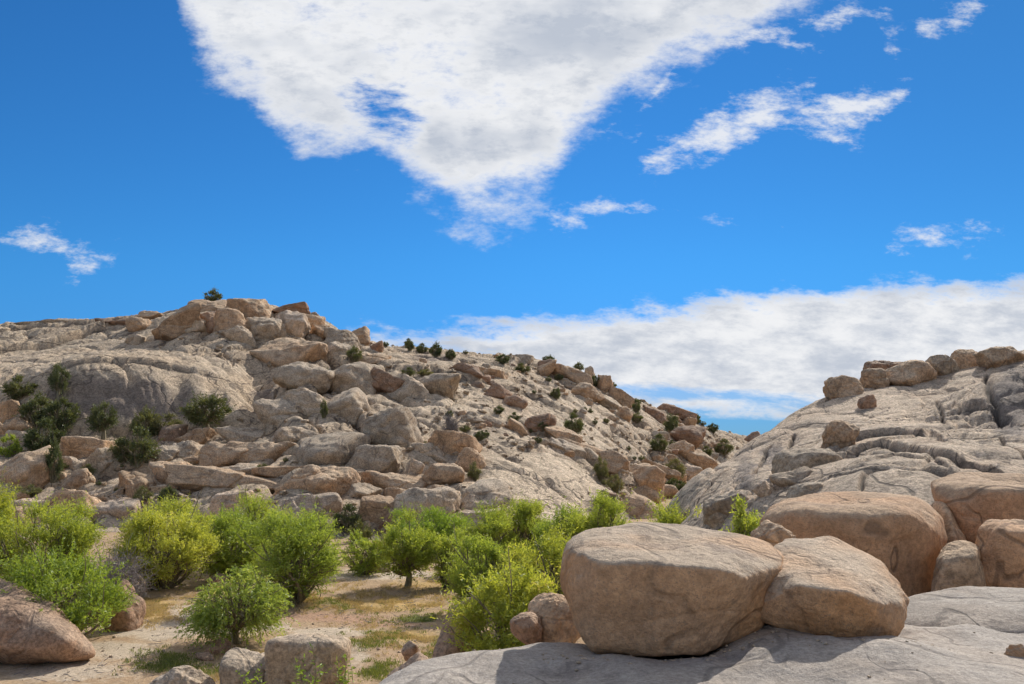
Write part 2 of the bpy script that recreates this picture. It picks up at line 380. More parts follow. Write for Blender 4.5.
# ---- near slab
SP = []
def sp(px, py, D): SP.append(tuple(pt(px, py, D)))
for px, py, D in ((365, 685, 8.9), (400, 668, 9.5), (450, 656, 9.95), (500, 648, 10.3), (535, 641, 10.7)):
    sp(px, py, D); p = pt(px, py, D)
    SP.append((p[0] - .5, p[1] + .7, p[2] - .7)); SP.append((p[0] - 1.8, p[1] + 2.3, p[2] - 4)); SP.append((p[0] - 3, p[1] + 4, -2))
for px, py, D in ((450, 684, 8.9), (600, 684, 8.7), (590, 645, 10.35), (650, 650, 10.2), (700, 650, 10.2), (700, 684, 8.6), (770, 617, 10.7), (780, 625, 10.3), (815, 636, 10.3), (850, 639, 10.3), (888, 639, 10.4), (727, 636, 10.), (800, 684, 8.6), (800, 640, 10.6), (880, 640, 10.5), (900, 684, 8.4),
                  (1000, 684, 8.4), (960, 650, 9.9), (920, 631, 11.), (1024, 633, 10.9), (1024, 617, 12.3), (960, 617, 12.3), (900, 616, 12.2), (1150, 617, 12.3), (1150, 633, 10.9), (1150, 684, 8.4)): sp(px, py, D)
for x, y, z in ((-1.8, 7, 4.9), (0, 6, 5.0), (3, 6, 5.0), (6, 6, 5.1), (-1.8, 3, 5.1), (0, 0, 5.25), (4, 0, 5.3), (8, 0, 5.4), (-2.2, -4, 5.2), (3, -6, 5.3), (8, -6, 5.3),
                (-3.2, 8, 3.6), (-3.4, 3, 3.6), (-3.6, -4, 3.6), (-6, 8, -2), (-6, 0, -2), (-6, -6, -2), (3, -10, 3), (3, -13, -2), (9, -13, -2), (-4, -12, -2), (11, 0, 5), (11, 8, 5), (14, -6, 3),
                (1.2, 13.5, 2.2), (3, 14, 3.2), (6, 14.5, 3.2), (9, 14.5, 3.2), (12, 14.5, 3.), (1, 16, 0), (5, 17, 1.5), (10, 17, 1.5)): SP.append((x, y, z))
fs = rbf(SP, .9, .005)
class Grid:
    hit = Field.hit
    def __init__(s, xs, ys):
        s.xs, s.ys = xs, ys; s.X, s.Y = np.meshgrid(xs, ys, indexing='ij')
def build_grid(name, mat, xs, ys, X, Y, Z, attrs):
    nu, nd = len(xs), len(ys); V = np.stack([X, Y, Z], -1).reshape(-1, 3)
    i, j = np.meshgrid(np.arange(nu - 1), np.arange(nd - 1), indexing='ij'); a = (i * nd + j).ravel()
    Q = np.stack([a, a + nd, a + nd + 1, a + 1], -1)
    return tag(link(name, mesh_from(name, V, Q, mat, attrs={k: q.ravel() for k, q in attrs.items()})), kind='structure')
xs = np.concatenate([np.arange(-7, -3, .2), np.arange(-3, 7, .028), np.arange(7, 14, .25)])
ys = np.concatenate([np.arange(-14, 7.5, .25), np.arange(7.5, 14, .028), np.arange(14, 18, .25)])
X, Y = np.meshgrid(xs, ys, indexing='ij'); Z = fs(X, Y)
P3 = np.stack([X.ravel(), Y.ravel(), Z.ravel()], -1)
Yc = np.maximum(Y, 1.); SPX, SPY = px_of(X / Yc, (Z - CZ) / Yc)
Z = Z + .085 * fb(.55, 3, .45) + .03 * fb(1.6, 2) + .007 * fb(5., 4, .6) + .02 * (ridged(P3 * .7 + 5, 2).reshape(X.shape) - 1)
slab_z = lambda x, y: float(fs(np.array([x]), np.array([y]))[0])
SLX, SLY, SLZ = xs, ys, Z
def slab_zz(x, y): return float(SLZ[np.clip(np.searchsorted(SLX, x), 0, len(SLX) - 1), np.clip(np.searchsorted(SLY, y), 0, len(SLY) - 1)])
shade_stain = blob(SPX, SPY, [(985, 618, 35, 9, .95), (935, 618, 30, 6, .5), (560, 672, 60, 10, .45), (690, 665, 40, 12, .3), (470, 660, 40, 6, .35), (890, 665, 20, 10, .35)]) * (Y > 7)  # darker front of the right swell and darker patches on the slab
build_grid('granite_slab', GR_SLAB, xs, ys, X, Y, Z, dict(shade_stain=shade_stain, pale=blob(SPX, SPY, [(430, 676, 80, 12, .7), (900, 645, 60, 8, .6), (960, 595, 60, 8, .6)])))

# ---- valley ground
def sinh_axis(n, reach, c, k): t = np.linspace(-1, 1, n); return c + reach * np.sinh(k * t) / math.sinh(k)
xs = sinh_axis(620, 4000, -6, 8.2); ys = sinh_axis(620, 4500, 42, 8.2)
X, Y = np.meshgrid(xs, ys, indexing='ij')
P3 = np.stack([X.ravel(), Y.ravel(), 0 * X.ravel()], -1)
near = np.exp(-(np.hypot(X, Y - 40) / 160) ** 4)
Z = near * (.12 * fb(.12, 3) + .05 * fb(.7, 4, .6)) - .1 * (1 - near)
Yc = np.maximum(Y, 2.); PX, PY = px_of(X / Yc, -CZ / Yc)
inf = (Y > 20)
GZ = (xs, ys, Z)
def ground_z(x, y):
    return float(Z0[np.clip(np.searchsorted(xs0, x), 0, len(xs0) - 1), np.clip(np.searchsorted(ys0, y), 0, len(ys0) - 1)])
xs0, ys0, Z0 = xs, ys, Z
grass = .85 * blob(PX, PY, [(418, 617, 22, 5, 1), (375, 641, 16, 7, .8), (375, 668, 14, 8, .8), (165, 660, 18, 6, .7), (400, 604, 40, 5, .35), (60, 600, 60, 12, .6), (480, 600, 60, 25, .6), (30, 665, 30, 3, .4), (340, 604, 30, 4, .6), (200, 672, 40, 4, .5), (440, 640, 14, 14, .7)]) * inf
dry = blob(PX, PY, [(145, 614, 24, 8, 1), (390, 604, 60, 7, .9), (330, 600, 40, 6, .6), (405, 636, 40, 10, .8), (160, 600, 30, 4, .7), (430, 585, 60, 8, .6), (240, 665, 20, 15, .5)]) * inf
red = blob(PX, PY, [(330, 617, 70, 6, 1), (390, 622, 60, 7, .8), (400, 650, 30, 15, .5), (280, 612, 40, 4, .6)]) * inf
path = 1.25 * blob(PX, PY, [(195, 612, 22, 10, 1), (160, 632, 50, 9, 1), (230, 628, 60, 8, .9), (100, 650, 70, 9, .8), (330, 632, 50, 6, .8), (380, 575, 60, 6, .8), (360, 655, 14, 18, .5), (60, 668, 90, 16, .6)]) * inf
def ground_mat():
    m, b = new_mat('desert_ground'); geo = S.nt.nodes.new('ShaderNodeNewGeometry'); co = geo.outputs['Position']
    n1 = noise(co, .35, 6, .6); n2 = noise(co, 1.6, 7, .68); n3 = noise(co, 8, 6, .7); n4 = noise(co, 26, 3, .6)
    c = mixc(n1.ss(.35, .65), (.38, .25, .145), (.45, .315, .19))
    w = (n2 - .5) * 1.3 + (n3 - .5) * .5
    c = mixc((attr('path') + w).ss(.2, .7, 0, .9), c, (.53, .43, .32))
    c = mixc((attr('red') + w).ss(.3, .8, 0, .8), c, (.42, .25, .16))
    c = mixc((attr('dry') + w).ss(.3, .7, 0, .85), c, (.50, .33, .12))
    c = mixc((attr('grass') + w).ss(.38, .7, 0, .85), c, (.15, .18, .05))
    c = mixc(noise(co, 3.1, 8, .75).ss(.6, .66, 0, .5), c, (.2, .15, .1))
    c = mixc(1., c, grey(n3.ss(.3, .7, .8, 1.15)), 'MULTIPLY'); c = mixc(n4.ss(.6, .7, 0, .5), c, (.25, .2, .15))
    S.nt.links.new(c, b.inputs['Base Color'])
    bp = S.nt.nodes.new('ShaderNodeBump'); bp.inputs['Strength'].default_value = .8; bp.inputs['Distance'].default_value = .12
    S.nt.links.new((n2 + n3 * .5 + n4 * .2).k, bp.inputs['Height']); S.nt.links.new(bp.outputs[0], b.inputs['Normal'])
    return m
build_grid('ground', ground_mat(), xs, ys, X, Y, Z, dict(grass=grass, dry=dry, red=red, path=path))

# ---- distant ridge beyond the gap
xs = np.linspace(60, 520, 160); ys = np.linspace(620, 800, 40)
X, Y = np.meshgrid(xs, ys, indexing='ij'); P3 = np.stack([X.ravel(), Y.ravel(), X.ravel() * 0], -1)
Z = -2 + (11 + 3.5 * fb(.02, 5) + 6 * np.clip((X - 150) / -100, -1, 1)) * np.exp(-((Y - 710) / 50) ** 2) + 1.2 * fb(.1, 3)
RM, b_ = new_mat('scrubby_far_ridge'); g_ = S.nt.nodes.new('ShaderNodeNewGeometry')
S.nt.links.new(mixc(noise(g_.outputs['Position'], .12, 6, .7).ss(.4, .6), (.09, .1, .07), (.26, .22, .18)), b_.inputs['Base Color'])
build_grid('distant_ridge', RM, xs, ys, X, Y, Z, {})
HOST = dict(F=far, R=rt)

# ---------------------------------------------------------------- boulders
_ico = {}
def ico(l):
    if l not in _ico:
        bm = bmesh.new(); bmesh.ops.create_icosphere(bm, subdivisions=l, radius=1)
        bm.verts.ensure_lookup_table()
        _ico[l] = (np.array([v.co[:] for v in bm.verts]), np.array([[v.index for v in f.verts] for f in bm.faces])); bm.free()
    return _ico[l]
def soft_shape(dirs, n, h, p):
    q = np.maximum(dirs @ n.T / h[None, :], 1e-4) ** p
    return dirs * (q.sum(1) ** (-1 / p))[:, None]
SHAPES = dict(cube=(4, .92, 1.05, 9), round=(9, .80, 1., 6), egg=(12, .80, 1., 12), block=(7, .62, .95, 30), slab=(6, .6, .95, 24), rough=(12, .6, 1., 40))
def rock_unit(shape, lvl, rng):
    k, lo, hi, p = SHAPES[shape]
    D, Fc = ico(lvl)
    n = rng.normal(size=(k, 3)); n /= np.linalg.norm(n, axis=1)[:, None]; h = rng.uniform(lo, hi, k)
    ax = np.array([[1, 0, 0], [-1, 0, 0], [0, 1, 0], [0, -1, 0], [0, 0, 1], [0, 0, -1]], float)
    j = .1 if shape == 'cube' else .22 if shape in ('block', 'slab') else .45
    ax = ax + rng.normal(size=(6, 3)) * j; ax /= np.linalg.norm(ax, axis=1)[:, None]
    V = soft_shape(D, np.vstack([n, ax]), np.concatenate([h, np.full(6, .8 if shape in ('block', 'slab', 'cube') else .95)]), p)
    return V, Fc
def norm_box(V, dims):
    lo, hi = V.min(0), V.max(0); return (V - (lo + hi) / 2) / (hi - lo) * np.array(dims)
def roughen(V, C, dims, rng, amp=1., s0=1., crease=1.):
    """noise along the outward direction, in metres"""
    s = (dims[0] * dims[2]) ** .5; off = rng.uniform(0, 60, 3)
    N = C / (np.linalg.norm(C, axis=1)[:, None] + 1e-9)
    d = .07 * s * fbm(V / s * 1.6 * s0 + off, 3, .5) + .028 * s * fbm(V / s * 5 * s0 + off, 4, .6) - .03 * s * np.maximum(0, ridged(V / s * 1.3 + off, 2) - 1.25) * 2
    c1 = np.abs(pnoise(V / s * np.array([.9, .9, 1.6]) * s0 + off + 9)); c2 = np.abs(pnoise(V / s * np.array([1.6, .8, .7]) * s0 + off + 31) - .12)
    d = d - crease * (.026 * s * np.exp(-(c1 / .035) ** 2) + .02 * s * np.exp(-(c2 / .03) ** 2)) + crease * .02 * s * sstep(pnoise(V / s * np.array([.9, .9, 1.6]) * s0 + off + 9), -.02, .05)
    return V + N * (d * amp)[:, None]
def add_boulder(x0, y0, x1, y1, host, tone, shape, label, tilt=0, D=None, depth=None, embed=.22, lvl=None, seed=None, group=None, rough=1., infl=1.1, sink=.22):
    rng = np.random.default_rng(int(seed if seed is not None else (x0 * 31 + y0 * 17 + x1) % 99991) + 5)
    xc = (x0 + x1) / 2; w, h = x1 - x0, y1 - y0
    if D is None:
        yb = y1 - .18 * h
        if host in HOST: D = HOST[host].hit(xc, yb)
        else: u, v = uv_of(xc, y1 - .08 * h); D = CZ / -v
        W0 = w / F * D; D = D + sink * W0
    u0, _ = uv_of(x0, (y0 + y1) / 2); u1, _ = uv_of(x1, (y0 + y1) / 2); _, v0 = uv_of(xc, y0); _, v1 = uv_of(xc, y1)
    W = (u1 - u0) * D * infl; zt = CZ + v0 * D; zb = CZ + v1 * D - embed * (v0 - v1) * D
    H = zt - zb; dep = depth or max(.6 * W, min(W, 1.6 * H) * .95)
    px = max(w, h)
    if lvl is None: lvl = 6 if px > 70 else 5 if px > 22 else 4
    V, Fc = rock_unit(shape, lvl, rng)
    a = math.radians(tilt); 
    V = norm_box(V, (2, 2, 2))
    if tilt:
        # lengthen before turning, so that a sloping boulder keeps straight flanks
        r = max(1.2, W / H); V = V * np.array([r, 1, 1 if shape != 'slab' else .7])
        V = V @ np.array([[math.cos(a), 0, math.sin(a)], [0, 1, 0], [-math.sin(a), 0, math.cos(a)]])
    V = norm_box(V, (W, dep, H)); C = V.copy()
    V = roughen(V, C, (W, dep, H), rng, rough); V = norm_box(V, (W, dep, H)); V[:, 2] += H / 2
    me = mesh_from('boulder', V, Fc, MATS[tone]); o = link('boulder', me, ((u0 + u1) / 2 * D, D, zb))
    return tag(o, label, 'boulder', group)

BL = [
 # skyline and summit of the far hill
 (26,320,78,328,'F','g','slab','thin flat ledge forming the very skyline at the left',5),
 (98,318,136,327,'F','d','slab','thin dark ledge at the skyline left of the perched tan boulder'),
 (745,431,763,447,'F','d','egg','lone dark boulder at the bottom of the gap between hill and dome'),
 (137,310,161,322,'F','t','egg','tan boulder perched at the left end of the summit rocks'),
 (128,317,151,332,'F','t','round','rounded boulder in front of the tan perched one at the summit\'s left end'),
 (124,334,144,347,'F','g','block','small low grey rock casting a long shadow below the summit\'s left end'),
 (160,304,204,340,'F','t','rough','big blocky tan rock forming the left shoulder of the summit'),
 (178,313,207,336,'F','g','slab','smooth grey rock leaning on the left shoulder of the summit'),
 (196,310,219,340,'F','d','block','dark upright block in the middle of the summit rocks'),
 (214,308,248,342,'F','t','egg','large rounded tan block right of the dark upright summit block'),
 (186,298,232,314,'F','t','slab','flat cap rock at the highest point beneath the summit shrub'),
 (230,297,274,322,'F','t','slab','pale tan slab rock on the summit right of its highest shrub'),
 (230,326,254,348,'F','g','round','round grey boulder shaded on its lower side below the summit blocks'),
 (246,316,284,348,'F','g','egg','pale grey boulder at the lower edge of the summit pile'),
 (273,310,308,342,'F','p','slab','smooth light tan slab sloping down to the right of the summit'),
 (276,303,309,318,'F','d','slab','dark flat capstone on the summit\'s right shoulder'),
 (300,315,323,330,'F','t','egg','tan boulder on the right shoulder below the dark capstone'),
 (310,325,333,341,'F','t','rough','weathered tan block halfway down the summit\'s right shoulder'),
 (326,327,356,349,'F','g','egg','grey hump of rock left of the upright tan skyline boulder'),
 (350,326,370,346,'F','t','block','upright tan boulder standing against the clouds on the skyline'),
 (367,341,383,354,'F','d','round','small dark boulder just right of the upright skyline boulder'),
 (266,336,316,370,'F','t','block','large overhanging tan boulder below the summit with a shaded underside'),
 (311,341,352,374,'F','g','egg','broad grey boulder right of the overhanging one below the summit'),
 (358,352,384,366,'F','t','slab','low tan slab near the skyline above the jumbled blocks'),
 (286,361,325,394,'F','g','egg','rounded grey block under the overhanging boulder'),
 (332,361,376,402,'F','g','egg','tall smooth grey block with a pointed top in the jumble'),
 (286,388,327,428,'F','g','round','big rounded grey block at the left edge of the jumble'),
 (323,386,360,428,'F','g','block','cracked grey block between two rounded blocks in the jumble'),
 (262,398,294,436,'F','g','round','grey block bulging over the shaded gully left of the jumble'),
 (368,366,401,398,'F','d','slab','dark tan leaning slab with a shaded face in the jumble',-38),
 (394,374,430,404,'F','g','rough','grey fractured block on the upper right of the jumble'),
 (421,373,454,402,'F','g','egg','pale block with a shaded right edge above the yellowish slab'),
 (370,406,417,462,'F','g','round','bulbous grey rock with rounded knobs in the lower jumble'),
 (276,426,314,452,'F','g','egg','grey boulder with a pale vertical streak above the long tan one'),
 (310,424,340,438,'F','g','slab','thin slab resting above the big cracked grey boulder'),
 (302,431,356,474,'F','g','round','big cracked grey boulder beside the right tip of the long tan one'),
 (352,444,392,484,'F','g','block','fractured grey block right of the big cracked boulder'),
 (436,430,473,458,'F','t','egg','isolated rounded tan boulder sitting midslope beside a green shrub'),
 (457,447,484,476,'F','t','round','round tan boulder at the left edge of the smooth pale slab'),
 (408,442,440,464,'F','g','slab','grey slab below and left of the isolated midslope boulder'),
 (420,463,462,492,'F','t','block','tan block with a flat top above the big shaded boulder'),
 (404,458,424,486,'F','p','slab','pale upright splinter of rock among the tan blocks',50),
 # right half of the far hill
 (486,382,512,402,'F','d','slab','dark tan block, upper one of the pair alone on the pale slope',-30),
 (502,395,526,409,'F','d','egg','dark tan block, lower one of the pair alone on the pale slope'),
 (508,417,530,437,'F','t','slab','leaning tan rock below the dark pair on the slope',-40),
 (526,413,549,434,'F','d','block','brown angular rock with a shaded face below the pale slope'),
 (461,411,485,427,'F','g','rough','small grey rock above the isolated midslope boulder'),
 (482,414,501,428,'F','g','slab','low grey rock left of the leaning tan rock',-30),
 (450,363,481,377,'F','d','slab','long dark ledge rock below the skyline shrubs',-8),
 (479,366,508,379,'F','t','slab','tan ledge rock continuing the long dark ledge to the right',-6),
 (528,360,554,379,'F','t','block','tan boulder just under the skyline left of a dark shrub'),
 (508,354,532,366,'F','g','slab','grey flat rock on the skyline above the slope of ledges'),
 (549,362,588,384,'F','t','slab','long tan rock on the descending skyline',-20),
 (538,359,553,376,'F','d','egg','brown skyline boulder left of the long tan rock'),
 (556,374,579,389,'F','g','round','grey boulder beneath the long tan skyline rock'),
 (573,382,602,402,'F','t','egg','broad tan boulder left of the upright skyline pillar'),
 (597,374,613,399,'F','t','block','upright tan pillar of rock on the descending skyline'),
 (584,366,595,382,'F','g','block','small upright rock beside a skyline bush'),
 (609,386,636,408,'F','t','slab','curved tan boulder on the skyline right of the upright pillar',-35),
 (598,398,619,413,'F','g','slab','grey slab below the upright pillar',-25),
 (614,406,632,421,'F','t','egg','tan boulder below the curved skyline boulder'),
 (645,404,671,426,'F','d','slab','dark sloping skyline boulder beyond the curved one',-28),
 (656,403,692,420,'F','d','slab','long dark capstone where the skyline drops to the gap',-18),
 (672,425,704,450,'F','d','egg','large brown boulder low on the skyline near the gap'),
 (684,449,715,471,'F','t','slab','tan boulder above the valley between hill and dome',-30),
 (668,440,692,460,'F','t','rough','tan block above left of the valley boulders'),
 (674,463,701,482,'F','p','egg','pale rounded boulder at the foot of the dome\'s left flank'),
 (642,458,678,480,'F','t','slab','tan sloping boulder above a green shrub in the ravine',-25),
 (621,463,663,496,'F','t','block','big light tan boulder at the right foot of the far hill',-35),
 (601,450,629,476,'F','t','rough','brown fractured rock left of the big boulder at the right foot'),
 (560,437,605,455,'F','t','slab','long tan slab edge above the smooth pale face, upper one',-22),
 (546,437,583,458,'F','g','slab','rounded slab edge above the smooth pale face, lower one',-25),
 (547,425,580,444,'F','t','slab','tan sheet of rock above the smooth pale face',-25),
 (538,414,556,432,'F','d','rough','dark rock beside the brown angular rock above the smooth face'),
 (630,478,660,500,'F','g','egg','grey boulder half hidden below the big boulder at the right foot'),
 (618,494,662,524,'F','t','round','rounded boulder peeking up behind the split block\'s top edge'),
 (655,484,676,502,'F','t','egg','small tan boulder in the shade under the dome\'s left foot'),
 # lower bench, left
 (-4,400,21,424,'F','t','block','reddish block at the left edge above the stacked boulders'),
 (6,416,34,437,'F','t','egg','tan boulder under the reddish block at the left edge'),
 (-6,420,12,440,'F','t','round','boulder cut off by the left edge beside the reddish block'),
 (10,430,40,448,'F','g','egg','pale topped boulder above the big tan one at the left'),
 (-4,445,48,492,'F','t','egg','biggest tan boulder at the left end of the hill foot'),
 (60,436,107,462,'F','t','block','flat topped tan boulder between dark junipers'),
 (86,447,120,478,'F','g','slab','blue grey slab rock leaning below the flat topped tan boulder',35),
 (59,456,82,474,'F','g','round','grey boulder above the little round pair'),
 (64,468,92,493,'F','t','round','ball shaped tan boulder, larger of the little round pair'),
 (55,470,68,487,'F','t','round','small tan boulder left of the ball shaped one'),
 (87,481,128,500,'F','g','slab','low broken ledge right of the ball shaped boulder'),
 (120,470,152,503,'F','t','rough','broken tan block above a yellowish shrub'),
 (144,445,177,467,'F','g','egg','grey boulder left of the twin tan long rocks'),
 (170,440,202,464,'F','g','slab','grey slab behind the twin long rocks'),
 (147,461,188,488,'F','t','block','tan ledge block left of the long layered rock'),
 (176,456,204,466,'F','t','slab','thin tan slab on top of the tan ledge block'),
 (38,488,98,514,'F','t','slab','flat pinkish rock with a shadow across its middle'),
 (12,498,50,516,'F','p','slab','pale flat rock left of the shadowed pinkish one'),
 (12,506,44,530,'F','t','slab','pinkish slab sloping down towards the lime bushes',-25),
 (90,496,146,526,'F','p','slab','broad pale slab just above the lime bushes'),
 (148,498,194,516,'F','p','slab','pale low slab right of the broad one above the bushes'),
 (162,424,184,444,'F','d','block','small shaded block behind the dark junipers'),
 (182,427,214,446,'F','t','block','flat tan block under the lone spreading juniper'),
 (221,426,264,447,'F','g','rough','weathered grey rock right of the lone spreading juniper'),
 (203,441,250,468,'F','t','egg','rounded tan rock, left half of the long reclining boulder'),
 (232,441,306,470,'F','t','egg','long smooth reclining tan boulder with a shaded belly',-6),
 (180,463,284,494,'F','t','slab','long layered tan rock like stacked loaves',-8),
 (216,463,258,480,'F','g','slab','slab wedged between the reclining boulder and layered rock'),
 (256,465,303,480,'F','t','slab','thin slab under the right tip of the reclining boulder'),
 (278,464,354,502,'F','t','egg','big whale backed tan boulder with a vertical crack'),
 (342,482,378,504,'F','g','rough','knobbly grey rock right of the whale backed boulder'),
 (274,492,346,528,'F','p','slab','wide flat pinkish slab below the whale backed boulder'),
 (214,490,262,516,'F','p','slab','low pale rock below the layered rock'),
 (280,500,316,534,'F','p','slab','curving pale rock running down into the bushes',-45),
 (308,521,346,536,'F','p','slab','thin flat rock lying beside the bushes\' right end'),
 (358,470,424,496,'F','t','slab','log shaped tan boulder lying across the lower jumble',-10),
 (356,444,396,476,'F','g','rough','blocky rock directly above the log shaped boulder'),
 (428,484,452,502,'F','t','round','small tan rock between the two big valley edge boulders'),
 (360,495,397,529,'F','t','block','tan boulder with a flat top and dark hollow beneath it'),
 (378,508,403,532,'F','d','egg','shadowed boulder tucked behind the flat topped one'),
 (393,486,458,528,'F','g','egg','large smooth boulder half in shade at the valley edge'),
 (457,478,512,520,'F','g','egg','dome shaped brown boulder with scaly bark like surface'),
 (384,487,405,500,'F','t','slab','little flat rock behind the large half shaded boulder'),
 (460,508,502,526,'F','g','slab','low rocks under the dome shaped brown boulder'),
 # right dome
 (827,375,862,401,'R','t','egg','squarish tan boulder at the left end of the dome\'s summit row'),
 (860,368,886,393,'R','t','round','rounded tan boulder second in the dome\'s summit row'),
 (866,360,908,375,'R','d','slab','flat dark rock behind the dome\'s summit row'),
 (880,360,934,390,'R','t','egg','longest block in the dome\'s summit row'),
 (928,355,957,381,'R','g','egg','pale fractured block right of the longest summit block'),
 (949,348,990,376,'R','t','egg','broad rounded block high on the dome\'s crest'),
 (980,346,1028,370,'R','t','block','layered crest rock at the dome\'s upper right'),
 (858,394,875,411,'R','d','egg','lone small stone resting on the dome below the summit row'),
 (822,420,857,452,'R','t','egg','wedge shaped tan block stuck in the dome\'s left shoulder'),
 (779,448,836,476,'R','g','cube','smooth grey block under the wedge shaped tan one'),
 (776,466,826,496,'R','g','egg','broad rounded block above the long orange boulder'),
 (790,482,826,500,'R','g','slab','thin hump of rock peeking over the long orange boulder'),
 (754,480,778,500,'R','p','rough','pale angular rock beside the right ravine shrub'),
 (706,490,752,524,'R','g','slab','low grey rock at the foot of the dome left of the green shrub',20),
 (742,505,772,530,'R','g','egg','shaded rock behind the green shrub by the dome'),
]
for e in BL:
    add_boulder(*e[:8], tilt=e[8] if len(e) > 8 else 0, rough=1.1, infl=(1.5 if 255 < e[0] < 440 and 335 < e[1] < 462 else 1.18) if e[4] == 'F' and e[2] - e[0] > 20 else 1.1, sink=.85 if 255 < e[0] < 440 and 335 < e[1] < 462 and e[5] in 'gp' else .85 if e[7].startswith(('smooth grey block under', 'broad rounded block', 'upright grey block split')) else .45 if e[5] in 'gp' else .3)

# valley floor boulders

add_boulder(-12,632,17,660,'G','g','round','small rounded rock tucked below the large sloping corner boulder')
add_boulder(104,581,139,636,'G','d','egg','leaning oval boulder on the sand right of the green bush',tilt=-62)
add_boulder(138,665,217,720,'G','g','round','rounded boulder top at the bottom edge, leftmost of three',D=27,lvl=6)
add_boulder(221,651,271,712,'G','g','cube','cube like rounded boulder, middle of three at the bottom edge',D=27,lvl=6,rough=.6,infl=1.)
add_boulder(271,632,353,705,'G','g','cube','largest of three boulders at the bottom edge, behind leafy stalks',D=27.5,lvl=6,rough=.6,infl=1.)
add_boulder(208,637,234,655,'G','d','egg','small dark rock in the shade of the lone little tree')
add_boulder(196,652,214,660,'G','d','egg','flat dark stone at the left of the lone tree\'s shadow')
add_boulder(206,574,229,588,'G','d','egg','dark boulder glimpsed in the gap between two lime bushes')
add_boulder(430,597,480,676,'G','d','round','brown standing boulder beside the near lime bush',D=26.5,lvl=6,infl=1.,rough=.6)
add_boulder(402,641,419,660,'G','d','rough','little brown rock on the sand left of the standing boulder',D=27)
add_boulder(388,655,428,690,'G','d','slab','dark wedge of rock behind the pale slab\'s left tip',D=22,tilt=20)
add_boulder(370,563,392,573,'G','g','rough','low grey rock at the back of the sandy flat')

# ---- traced near boulders (hull points in the plane of each, with real depth)
def hull_rock(label, pts, tone, p=34, lvl=6, rough=.35, name='boulder', center=None, crease=.45):
    P = np.array([pt(a, b, d) for a, b, d in pts]); c = P.mean(0) if center is None else pt(*center)
    bm = bmesh.new(); vs = [bm.verts.new(q) for q in P]; r = bmesh.ops.convex_hull(bm, input=vs)
    bm.normal_update(); ns, hs = [], []
    bmesh.ops.recalc_face_normals(bm, faces=bm.faces); bm.faces.ensure_lookup_table()
    for f in bm.faces:
        n = np.array(f.normal[:]); h = float(n @ (np.array(f.calc_center_median()[:]) - c))
        if f.calc_area() < 1e-6: continue
        if h < 0: n, h = -n, -h
        if any(abs(n @ m) > .992 and n @ m > 0 and abs(h - g) < .04 for m, g in zip(ns, hs)): continue
        ns.append(n); hs.append(max(h, .02))
    bm.free()
    D, Fc = ico(lvl); q = D @ np.array(ns).T / np.array(hs)[None, :]; r_ = 1 / np.maximum(q, 1e-3).max(1)
    E = np.concatenate([Fc[:, [0, 1]], Fc[:, [1, 2]], Fc[:, [2, 0]]]); cnt = np.bincount(E.ravel(), minlength=len(D))
    V = D * r_[:, None]
    for _ in range(p):   # round the edges
        acc = np.zeros_like(V)
        for k_ in range(3): acc[:, k_] = np.bincount(E[:, 0], V[E[:, 1], k_], len(D)) + np.bincount(E[:, 1], V[E[:, 0], k_], len(D))
        V = V * .4 + .6 * acc / cnt[:, None]
    V = (V - V.min(0)) / (V.max(0) - V.min(0)) * (P.max(0) - P.min(0)) + P.min(0) - c
    rng = np.random.default_rng(len(label)); lo, hi = V.min(0), V.max(0); dims = hi - lo
    V = roughen(V, V.copy(), dims, rng, rough, 1., crease)
    V2 = norm_box(V, dims); V = V2 + (lo + hi) / 2
    loc = c + np.array([0, 0, V[:, 2].min()]); V[:, 2] -= V[:, 2].min()
    o = link(name, mesh_from(name, V, Fc, MATS[tone]), tuple(loc))
    return tag(o, label, 'boulder')
hull_rock('large sloping boulder at the lower left corner under the green bush', [
    (-80,578,33),(0,582,33),(20,587,32.8),(50,606,32.5),(74,629,32.3),(92,650,32),(88,661,31.5),(60,660,31.2),(25,652,30.6),(-80,640,30.4),(-80,610,30.6),(20,612,31.2),(60,640,30.9),
    (-80,662,32),(90,660,34),(60,628,34),(0,600,35),(-80,600,36)], 'd', p=12, rough=.7)
hull_rock('huge flat topped tan boulder balanced on the near granite slab', [
    (559,556,10.5),(560,577,10.3),(566,540,10.9),(584,528,11.3),(621,522,11.6),(655,521,11.7),(701,525,11.7),(742,533,11.5),(770,542,11.2),(781,551,10.9),
    (574,550,9.85),(594,561,9.5),(656,563,9.35),(712,567,9.35),(748,578,9.5),(778,566,10.2),(771,590,10.2),
    (568,602,9.9),(578,637,9.9),(586,646,9.8),(648,651,9.65),(680,655,9.6),(699,654,9.7),(729,636,9.85),(756,628,10.1),(700,640,11.3),(590,635,11.2),(761,612,10.8),(563,590,10.8)], 'n', p=9, rough=.4, lvl=7)
hull_rock('rounded tan boulder wedged against the right side of the huge flat topped one', [
    (770,548,11.1),(790,537,11.4),(830,537,11.6),(852,543,11.5),(880,557,11.2),(899,582,10.8),(905,602,10.4),(901,624,10.1),(889,642,10.1),
    (782,592,9.95),(800,584,9.7),(850,590,9.6),(876,603,9.65),(898,604,9.95),(850,644,10.),(815,640,10.),(778,628,10.05),(752,616,10.1),(758,596,10.15),(765,572,10.5),
    (860,645,10.9),(800,640,10.9)], 'n', p=9, rough=.5, lvl=7)
hull_rock('long orange boulder behind the two balanced near boulders', [
    (757,521,17.2),(775,502,17.6),(800,494,18),(830,491,18.3),(880,490,18.5),(925,495,18.2),(942,510,17.6),(945,540,17),(942,580,16.6),(930,598,16.2),
    (768,520,16.6),(800,508,15.9),(850,510,15.7),(893,512,15.6),(925,520,15.9),(880,598,15.8),(830,575,15.8),(785,545,16.2),(930,600,18),(800,560,18)], 'o', p=16, rough=.5)
